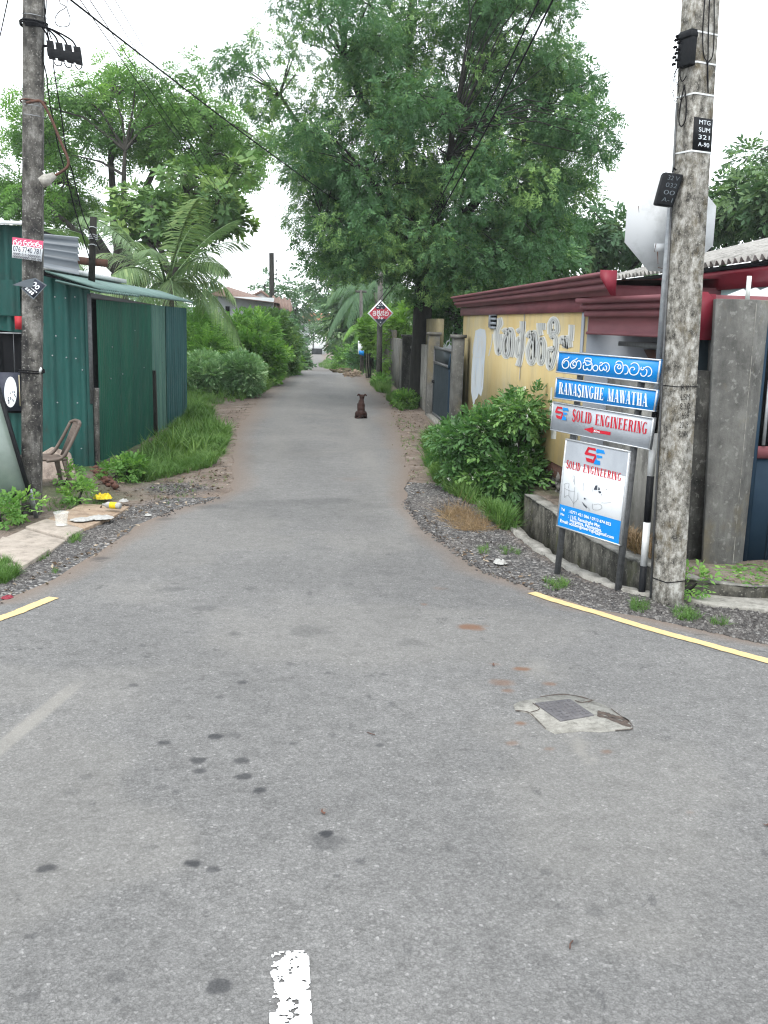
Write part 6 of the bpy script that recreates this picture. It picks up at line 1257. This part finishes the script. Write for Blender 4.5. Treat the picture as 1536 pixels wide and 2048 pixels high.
palm('coconut palm at the left edge with fronds beside the concrete pole', (P(-60, 640, 18)[0], 18, 0), P(-30, 520, 18), [(.5,2.2,.8,.6,.1,.5),(.1,2.0,.7,.75,.2,.6),(-.3,2.2,.45,.7,0,.7),(.9,2.2,.9,.7,0,.5),(2,2,.8,.8,0,.5),(3.2,2,.6,.8,0,.5),(4.4,2,.7,.8,0,.6)], .12)
palm('tall palm with drooping fronds over the lane wall by the diamond sign', (P(752, 640, 50)[0]+.6, 50, -1.1), P(752, 585, 50), [(a, 3.2, .5+.3*math.sin(3*a), .9, .1, .8) for a in np.linspace(0, 5.8, 11)], .13, fmat=L_far)
palm('small young palm with hanging yellow green fronds behind the far pole', (P(728, 700, 43)[0]+.15, 43, -.75), P(728, 655, 43), [(a, 1.25, .55, 1.0, .1, .9) for a in np.linspace(.2, 5.9, 8)], .08, fmat=L_bush)
def far_tree(lab, discs, Y, D, sp=.6, rad=.7, per=45, T=None, sc=.5, mat=None, r=.15, fz=1.6, cat='tree', base_px=None):
    bx_ = base_px or discs[0][0]; x = P(bx_, 640, Y)[0]
    return tree('background_tree', lab, (x, Y, float(zf(Y))), r, discs, Y, D, sp, rad, per, T or TS, sc, mat or L_far, M_barkd, flat=.8, droop=.2, fork_z=fz, group='trees beyond the lane and roofs', br=.03)
far_tree('dark tree mass right of the big trunk, above the maroon gutter', [(1000,560,95,45),(920,560,60,50),(1090,520,80,55)], 30, 2, .5, .6, 60, TS, .42, L_big)
far_tree('rounded green tree above the shop roof, left of the octagonal sign', [(1195,480,85,60),(1165,415,50,26,.8),(1255,490,50,50)], 33, 2.2, .55, .65, 60, TS, .45, L_far)
far_tree('dark green tree against the sky at the right edge', [(1500,395,75,75),(1540,325,40,50,.8),(1550,430,60,60)], 27, 2.5, .5, .6, 55, TS, .42, L_far, base_px=1520)
far_tree('lower green tree just right of the concrete pole', [(1440,420,45,60),(1415,455,60,50)], 29, 2, .5, .6, 55, TS, .40, L_far, base_px=1440)
far_tree('tall loose tree far up the lane under the big crown', [(695,530,62,48,.8),(655,575,38,32,.8),(632,545,22,22,.5)], 70, 3, .9, 1.1, 45, TS, .8, L_far, .2, 4.5)
far_tree('dense dark tree on the right bank of the lane', [(705,620,48,60),(725,665,42,45),(685,655,26,32)], 58, 2.4, .7, .9, 50, TS, .62, L_far, .16, 1.2)
far_tree('leafy tree beside the far pole, right of the lane', [(745,560,55,50),(770,610,40,45)], 55, 2.5, .75, .9, 50, TS, .6, L_big, .16, 3)
far_tree('far tree closing the end of the lane on the left', [(585,604,34,22),(560,598,30,20),(566,640,22,30,.8)], 100, 3, 1.2, 1.5, 45, TS, 1., L_far, .2, 4)
far_tree('thin open tree behind the dark pole against the sky', [(528,572,22,22,.35),(560,575,16,18,.3)], 62, 1.5, .8, .7, 30, TS, .6, L_far, .1, 4.2)
far_tree('dark slim tree at the left of the far lane', [(556,645,20,32),(566,690,18,28)], 56, 1.6, .6, .7, 50, TS, .55, L_big, .12, 2)
far_tree('thin distant tree before the white house at the lane end', [(604,668,12,24,.8),(643,648,14,14,.8)], 120, 1.5, .9, 1., 40, TS, .8, L_far, .12, 1.5, base_px=598)
far_tree('rounded tree overhanging the far lane from the right', [(692,690,26,26),(680,620,30,30)], 80, 2., .9, 1.0, 45, TS, .75, L_far, .14, 2.5)
far_tree('dark hanging foliage between the big trunk and the yellow wall', [(905,635,40,40,.9),(945,590,30,20,.8),(880,600,45,40,.9)], 26, 1.2, .42, .45, 50, TS, .34, L_big, .09, 2.2, base_px=915)
bg_n = 5200; bx_ = np.concatenate([rng.uniform(-70, -7, bg_n//2), rng.uniform(9, 80, bg_n//2)]); by_ = rng.uniform(72, 110, bg_n); hz = 3.2+2.4*fbm(bx_, by_, .12, 33)
bz_ = rng.uniform(0, 1, bg_n)**.8*hz*1.25-.8; bp = np.stack([bx_, by_, bz_], 1)
tag(cloud('woods', TS, bp, unit(bg_n), rng.uniform(1.3, 2.2, bg_n), L_far), kind='stuff')
# ------------------------------------------------------------------ bushes and plants
B = bush
B('hedge_bush', 'low rounded hedge bush with small pale leaves at the edge of the lane', [(445,738,78,40),(405,748,44,34),(495,748,38,34)], 26.4, 1.0, .24, .26, 170, TS, .15, L_hedge, flat=.8)
B('leafy_bush', 'bright leafy bush below the pale house wall', [(510,668,46,40),(475,672,42,34)], 33, 1.4, .42, .45, 80, TS, .33, L_bush)
B('leafy_bush', 'feathery bush beside the far end of the green shed', [(398,668,36,50),(425,695,42,34),(385,720,24,45)], 28.5, 1.3, .36, .42, 60, TP, .34, L_bush)
B('leafy_bush', 'broad green bush above the hedge, left of the lane', [(480,708,60,34),(525,712,45,40)], 31.5, 1.4, .40, .42, 75, TS2, .33, L_bush)
B('leafy_bush', 'dark glossy bush beside the lane beyond the hedge', [(555,690,38,42),(545,664,34,34)], 37, 1.5, .42, .46, 75, TS2, .36, L_broad)
B('leafy_bush', 'green bush leaning over the lane verge on the left', [(565,725,38,32),(540,735,35,30)], 38, 1.2, .40, .42, 75, TS, .33, L_bush)
B('leafy_bush', 'farthest green bush on the left bank of the lane', [(585,715,20,26),(570,700,20,26)], 50, 1.5, .5, .55, 60, TS, .42, L_far)
B('leafy_bush', 'pale yellow green shrub above the lane wall', [(815,640,38,42,.8),(790,660,30,26,.8)], 34, 1., .40, .40, 60, TS, .30, L_vine)
B('leafy_bush', 'low shrub right of the far lane, before the poles', [(715,712,26,22),(694,724,14,10)], 48, 1.3, .42, .45, 60, TS, .36, L_bush)
B('leafy_bush', 'dark undergrowth behind the far pole', [(745,700,26,40),(722,715,20,30)], 44, 1., .40, .42, 60, TS, .34, L_big)
B('climbing_vine', 'yellow green vine hanging over the grey lane wall', [(738,655,16,32),(745,690,12,20)], 36.2, .5, .24, .26, 60, TS2, .24, L_vine, cat='vine')
B('flowering_shrub', 'glossy shrub dotted with small white flowers against the yellow wall', [(1040,828,48,42),(985,868,85,48),(915,888,42,34),(1000,925,82,38),(1050,918,32,22),(1070,805,16,18),(955,960,50,28)], 11.9, .55, .19, .19, 60, TS, .17, L_jas, flowers=190, droop=.35, zmin=0.)
B('weed_clump', 'small leafy weed at the foot of the big black trunk', [(808,802,26,12)], 24, .5, .16, .16, 50, TS, .17, L_bush, cat='plant')
B('weed_clump', 'grassy weed at the foot of the diamond sign pole', [(765,770,16,9)], 31.5, .5, .18, .18, 40, TS, .2, L_bush, cat='plant')
def plant(px, py, rx, ry, Y, lab, T=TS2, sc=.12, mat=L_bush, n=34, z=None, D=.15): B('weed_plant', lab, [(px, py, rx, ry)], Y, D, .09, .09, n, T, sc, mat, cat='plant', zmin=z)
plant(155, 1000, 26, 8, 10.7, 'round leafy weed in front of the plastic chair', n=26, z=.0)
plant(48, 1018, 14, 12, 9.7, 'leafy weed beside the leaning board leg')
plant(8, 1020, 12, 22, 9.6, 'weed at the left edge under the leaning board')
plant(262, 938, 26, 14, 12.3, 'broad leafed weed at the shed corner', mat=L_bush, z=.05)
plant(222, 968, 12, 9, 12.0, 'small weed by the brick heap')
plant(130, 960, 10, 14, 11.2, 'small weed between the chair legs', z=.08)
plant(1390, 1190, 18, 12, 7.2, 'tiny weed at the foot of the concrete pole', sc=.09, mat=L_bush)
def gpoly(poly, n, zf_=None):
    W = np.array([G(*p) for p in poly])[:, :2]; lo, hi = W.min(0), W.max(0); out = []
    while len(out) < n:
        q = rng.uniform(lo, hi, (n*2, 2)); x, y = q[:, 0], q[:, 1]; ins = np.zeros(len(q), bool); j = len(W)-1
        for i in range(len(W)):
            c = ((W[i, 1] > y) != (W[j, 1] > y)) & (x < (W[j, 0]-W[i, 0])*(y-W[i, 1])/(W[j, 1]-W[i, 1]+1e-12)+W[i, 0]); ins ^= c; j = i
        out += list(q[ins])
    out = np.array(out[:n]); return np.stack([out[:, 0], out[:, 1], gz(out[:, 0], out[:, 1])-.01], 1)
TT = [T_tuft(8, s, .045, 1.1) for s in (3, 4, 5)]
GV, GP = [], []
def grass(poly, n, h, mat=L_grass, name='grass', T=None, patch=1.32):
    p = gpoly(poly, n); m = fbm(p[:, 0], p[:, 1], 2.2, 17); p = p[m > .3*patch]; N = len(p)
    tag(cloud(name, T or TT[len(GP) % 3], p, np.stack([np.cos(a := rng.uniform(0, 6.3, N)), np.sin(a), 0*a], 1), h*rng.uniform(.5, 1.25, N)*(.6+.8*fbm(p[:, 0], p[:, 1], 1.5, 19)), mat, upj=.22, rnd=np.clip(.25+.5*fbm(p[:, 0], p[:, 1], 1.3, 23)+rng.normal(0, .12, N), 0, 1)), kind='stuff'); GP.append(N)
grass([(848,890),(870,865),(905,862),(935,930),(985,1010),(1000,1035),(945,1010),(880,975),(852,935)], 2800, .27)
grass([(225,962),(300,900),(372,836),(395,812),(428,845),(462,870),(450,905),(420,935),(300,962)], 4600, .18)
grass([(225,962),(300,900),(372,836),(395,812),(428,845),(462,870),(450,905),(420,935),(300,962)], 420, .11, T=TS2, mat=L_bush, name='weeds', patch=1.2)
for pl_, n_, h_ in (([(240,955),(340,870),(400,820),(455,870),(440,905),(330,950)], 170, .36), ([(374,806),(374,780),(540,750),(560,770),(505,795),(430,812)], 170, .40), ([(850,890),(900,870),(985,1010),(900,980)], 160, .42)): grass(pl_, n_, h_, patch=.6)
grass([(300,985),(440,900),(470,930),(440,985),(330,1010)], 70, .07, patch=.8); grass([(800,960),(770,830),(840,850),(880,930),(850,990)], 110, .09, patch=.9)
grass([(374,806),(374,768),(470,745),(560,755),(590,742),(530,785),(505,795),(430,812)], 4600, .22)
grass([(540,778),(560,752),(608,722),(616,728),(592,748)], 1500, .35)
grass([(372,836),(380,806),(410,812),(430,835),(400,845)], 700, .22)
grass([(636,728),(655,715),(720,738),(745,752),(720,752)], 1200, .35)
grass([(742,768),(758,762),(780,772),(778,788),(755,785)], 500, .28)
grass([(772,800),(795,785),(828,800),(830,818),(800,822)], 700, .22)
grass([(0,1128),(24,1132),(36,1152),(10,1168),(-30,1170)], 420, .13)
for poly, n in (([(1258,1208),(1285,1200),(1302,1215),(1285,1228),(1262,1224)], 120), ([(1345,1222),(1380,1216),(1402,1235),(1385,1246),(1350,1240)], 150), ([(1420,1240),(1450,1238),(1452,1250),(1425,1252)], 40), ([(1085,1160),(1130,1160),(1135,1180),(1100,1185)], 90), ([(132,1078),(160,1070),(165,1084),(140,1090)], 70), ([(66,1112),(96,1104),(92,1120),(70,1124)], 60), ([(955,1098),(975,1096),(978,1110),(960,1112)], 40), ([(1000,1098),(1040,1098),(1040,1110),(1005,1112)], 50), ([(105,1145),(130,1140),(130,1150),(110,1152)], 30)):
    grass(poly, int(n*.6), .075, patch=.9)
grass([(1445,1160),(1540,1150),(1560,1195),(1500,1196),(1450,1184)], 800, .10, T=TS2, mat=L_bush, name='weeds', patch=.2)
grass([(1040,1045),(1110,1052),(1210,1110),(1190,1135),(1110,1090),(1040,1062)], 1000, .19, T=TS2, mat=L_bush, name='weeds', patch=.5)
grass([(1150,1090),(1220,1092),(1300,1130),(1290,1160),(1200,1125)], 420, .2, mat=L_straw, name='dry_grass', patch=.4)
grass([(985,1015),(1010,1030),(1030,1062),(1000,1058),(975,1030)], 260, .25, name='weeds', patch=.2); grass([(930,985),(985,985),(1040,1030),(1010,1040),(950,1010)], 420, .20, T=TS2, mat=L_jas, name='weeds', patch=.2)
grass([(240,975),(300,960),(420,940),(330,975)], 60, .08, T=TS2, mat=L_bush, name='weeds', patch=.2)
grass([(85,1000),(170,985),(230,1000),(160,1025),(95,1030)], 160, .07, name='grass', patch=.4)
TSx = T_tuft(9, 12, .022, 1.6)
pst = gpoly([(880,1022),(925,1018),(975,1045),(985,1062),(930,1066),(885,1045)], 300); tag(cloud('straw_heap', TSx, pst+np.array([0, 0, .01]), unit(300)*np.array([.3, .3, 1]), rng.uniform(.08, .2, 300), L_straw, upj=.25, up=unit(300)*np.array([1, 1, .12])), 'heap of dry brown straw on the gravel beside the drain', 'straw heap')
# gravel stones along both broken edges of the junction
ov, of = np.array([(1,0,0),(-.9,0,.1),(0,1,0),(0,-1,.1),(0,0,.7),(.1,0,-.7)], float), [(0,2,4),(2,1,4),(1,3,4),(3,0,4),(2,0,5),(1,2,5),(3,1,5),(0,3,5)]
def gravel(poly, n, s):
    p = gpoly(poly, n); m = gravel_f(p[:, 0], p[:, 1]) > rng.uniform(.15, .8, n); p = p[m]; N = len(p); dd_ = np.minimum(p[:, 0]-xl(p[:, 1]), xr(p[:, 1])-p[:, 0]); kp_ = rng.random(N) < np.clip(1-np.maximum(dd_, 0)/.16, 0, 1)**2; p = p[kp_]; dd_ = dd_[kp_]; N = len(p); p[:, 2] = np.where(dd_ > -.02, zf(p[:, 1])+.014, np.maximum(p[:, 2], zf(p[:, 1])-.012)+.004)
    tag(cloud('gravel', (ov, of), p, unit(N), s*rng.uniform(.3, 1.2, N)**1.5, M_gravel, upj=1.), kind='stuff')
gravel([(-40,1215),(0,1200),(270,1050),(262,1010),(60,1100),(-60,1180)], 5200, .017); gravel([(250,1045),(300,970),(440,930),(470,970),(440,1002),(340,1035)], 2600, .016)
gravel([(800,1010),(860,960),(960,1010),(1130,1140),(1080,1190),(960,1150),(850,1070)], 6500, .017); gravel([(1080,1190),(1130,1140),(1300,1200),(1560,1215),(1560,1300),(1300,1240)], 6500, .019)
mb = MB()
for i in range(110): c = G(706+random.gauss(0, 9), 750+random.gauss(0, 3)); rock(mb, (c[0], c[1], c[2]+random.uniform(0, .10)), random.uniform(.03, .08), (1.2, .7, .5), 5, 4)
tag(mb.build('husk_heap', basic('dry_husk', (.30, .24, .18), (.13, .10, .075), 9, .95)), 'heap of pale dry husks at the right edge of the lane', 'debris', kind='stuff')
mb = MB()
for i in range(60): c = G(690+random.gauss(0, 12), 742+random.gauss(0, 2.5)); rock(mb, (c[0], c[1], c[2]+random.uniform(0, .12)), random.uniform(.05, .12), (1.3, .8, .4), 5, 4)
tag(mb.build('dead_leaf_heap', basic('dead_leaves', (.10, .085, .05), (.06, .05, .03), 9, .95)), 'low heap of dead grass left of the pale husks', 'debris', kind='stuff')
lt = np.concatenate([gpoly([(60,1060),(150,985),(300,935),(430,900),(465,960),(430,1005),(280,1040)], 900), gpoly([(800,980),(760,830),(790,800),(850,840),(880,900),(840,1000)], 500), gpoly([(700,750),(740,760),(800,860),(850,860),(790,790)], 400), gpoly([(380,800),(470,820),(500,800),(470,870),(440,860)], 260), gpoly([(-20,1200),(270,1050),(300,1060),(120,1170),(0,1225)], 160), gpoly([(830,1020),(960,1110),(1130,1180),(1060,1190),(880,1100)], 160)])
lv, lf = [], []; leaf4((0, 0, .05), (1, 0, .15), .5, (0, 0, 1), lv, lf); NL = len(lt); lt[:, 2] = np.maximum(lt[:, 2], zf(lt[:, 1])-.03)+.016
M_litter = leaf_mat('leaf_litter', (.035, .025, .018), (.10, .068, .045), (.30, .25, .19), .1)
tag(cloud('leaf_litter', (np.array(lv), lf), lt, unit(NL)*np.array([1, 1, .25]), rng.uniform(.015, .06, NL), M_litter, upj=.5), kind='stuff')
for px, py, lab in ((742,1468,'thin dry twig lying in the middle of the junction'), (647,1625,'curled brown leaf lying above the darkest oil spot'), (1142,1890,'small dark twig low in the foreground'), (988,1330,'pair of dry leaf crumbs left of the manhole'), (1534,1650,'reddish leaf at the right edge of the road')):
    c = G(px, py, .016); s = .022; mb = MB(); a = random.uniform(0, 6); L = lambda x, y, z: (c[0]+s*(x*math.cos(a)-y*math.sin(a)), c[1]+s*(x*math.sin(a)+y*math.cos(a)), c[2]+s*z)
    if 'twig' in lab: mb.tube([L(-1, 0, .1), L(0, .15, .15), L(1, -.1, .12)], .0025, 5)
    else: mb.mesh([L(-1, 0, .1), L(-.3, .5, .3), L(.2, 0, .05), L(-.3, -.4, .25), L(1, .1, .4), L(.4, .5, .1)], [(0, 2, 1), (0, 3, 2), (2, 4, 5), (1, 2, 5)])
    tag(mb.build('dry_twig' if 'twig' in lab else 'dry_leaf', M_rust), lab, 'twig' if 'twig' in lab else 'leaf', 'small litter on the road')

# ------------------------------------------------------------------ light haze in the air
hm = bpy.data.materials.new('haze'); hm.use_nodes = True; ht = hm.node_tree; ht.nodes.remove(ht.nodes['Principled BSDF'])
pv = ht.nodes.new('ShaderNodeVolumePrincipled'); pv.inputs['Density'].default_value = .0006; pv.inputs['Color'].default_value = (.86, .92, .95, 1); pv.inputs['Anisotropy'].default_value = .2
ht.links.new(pv.outputs[0], ht.nodes['Material Output'].inputs['Volume'])
tag(MB().box(-130, 130, -20, 215, -12, 14).build('haze', hm), kind='stuff')
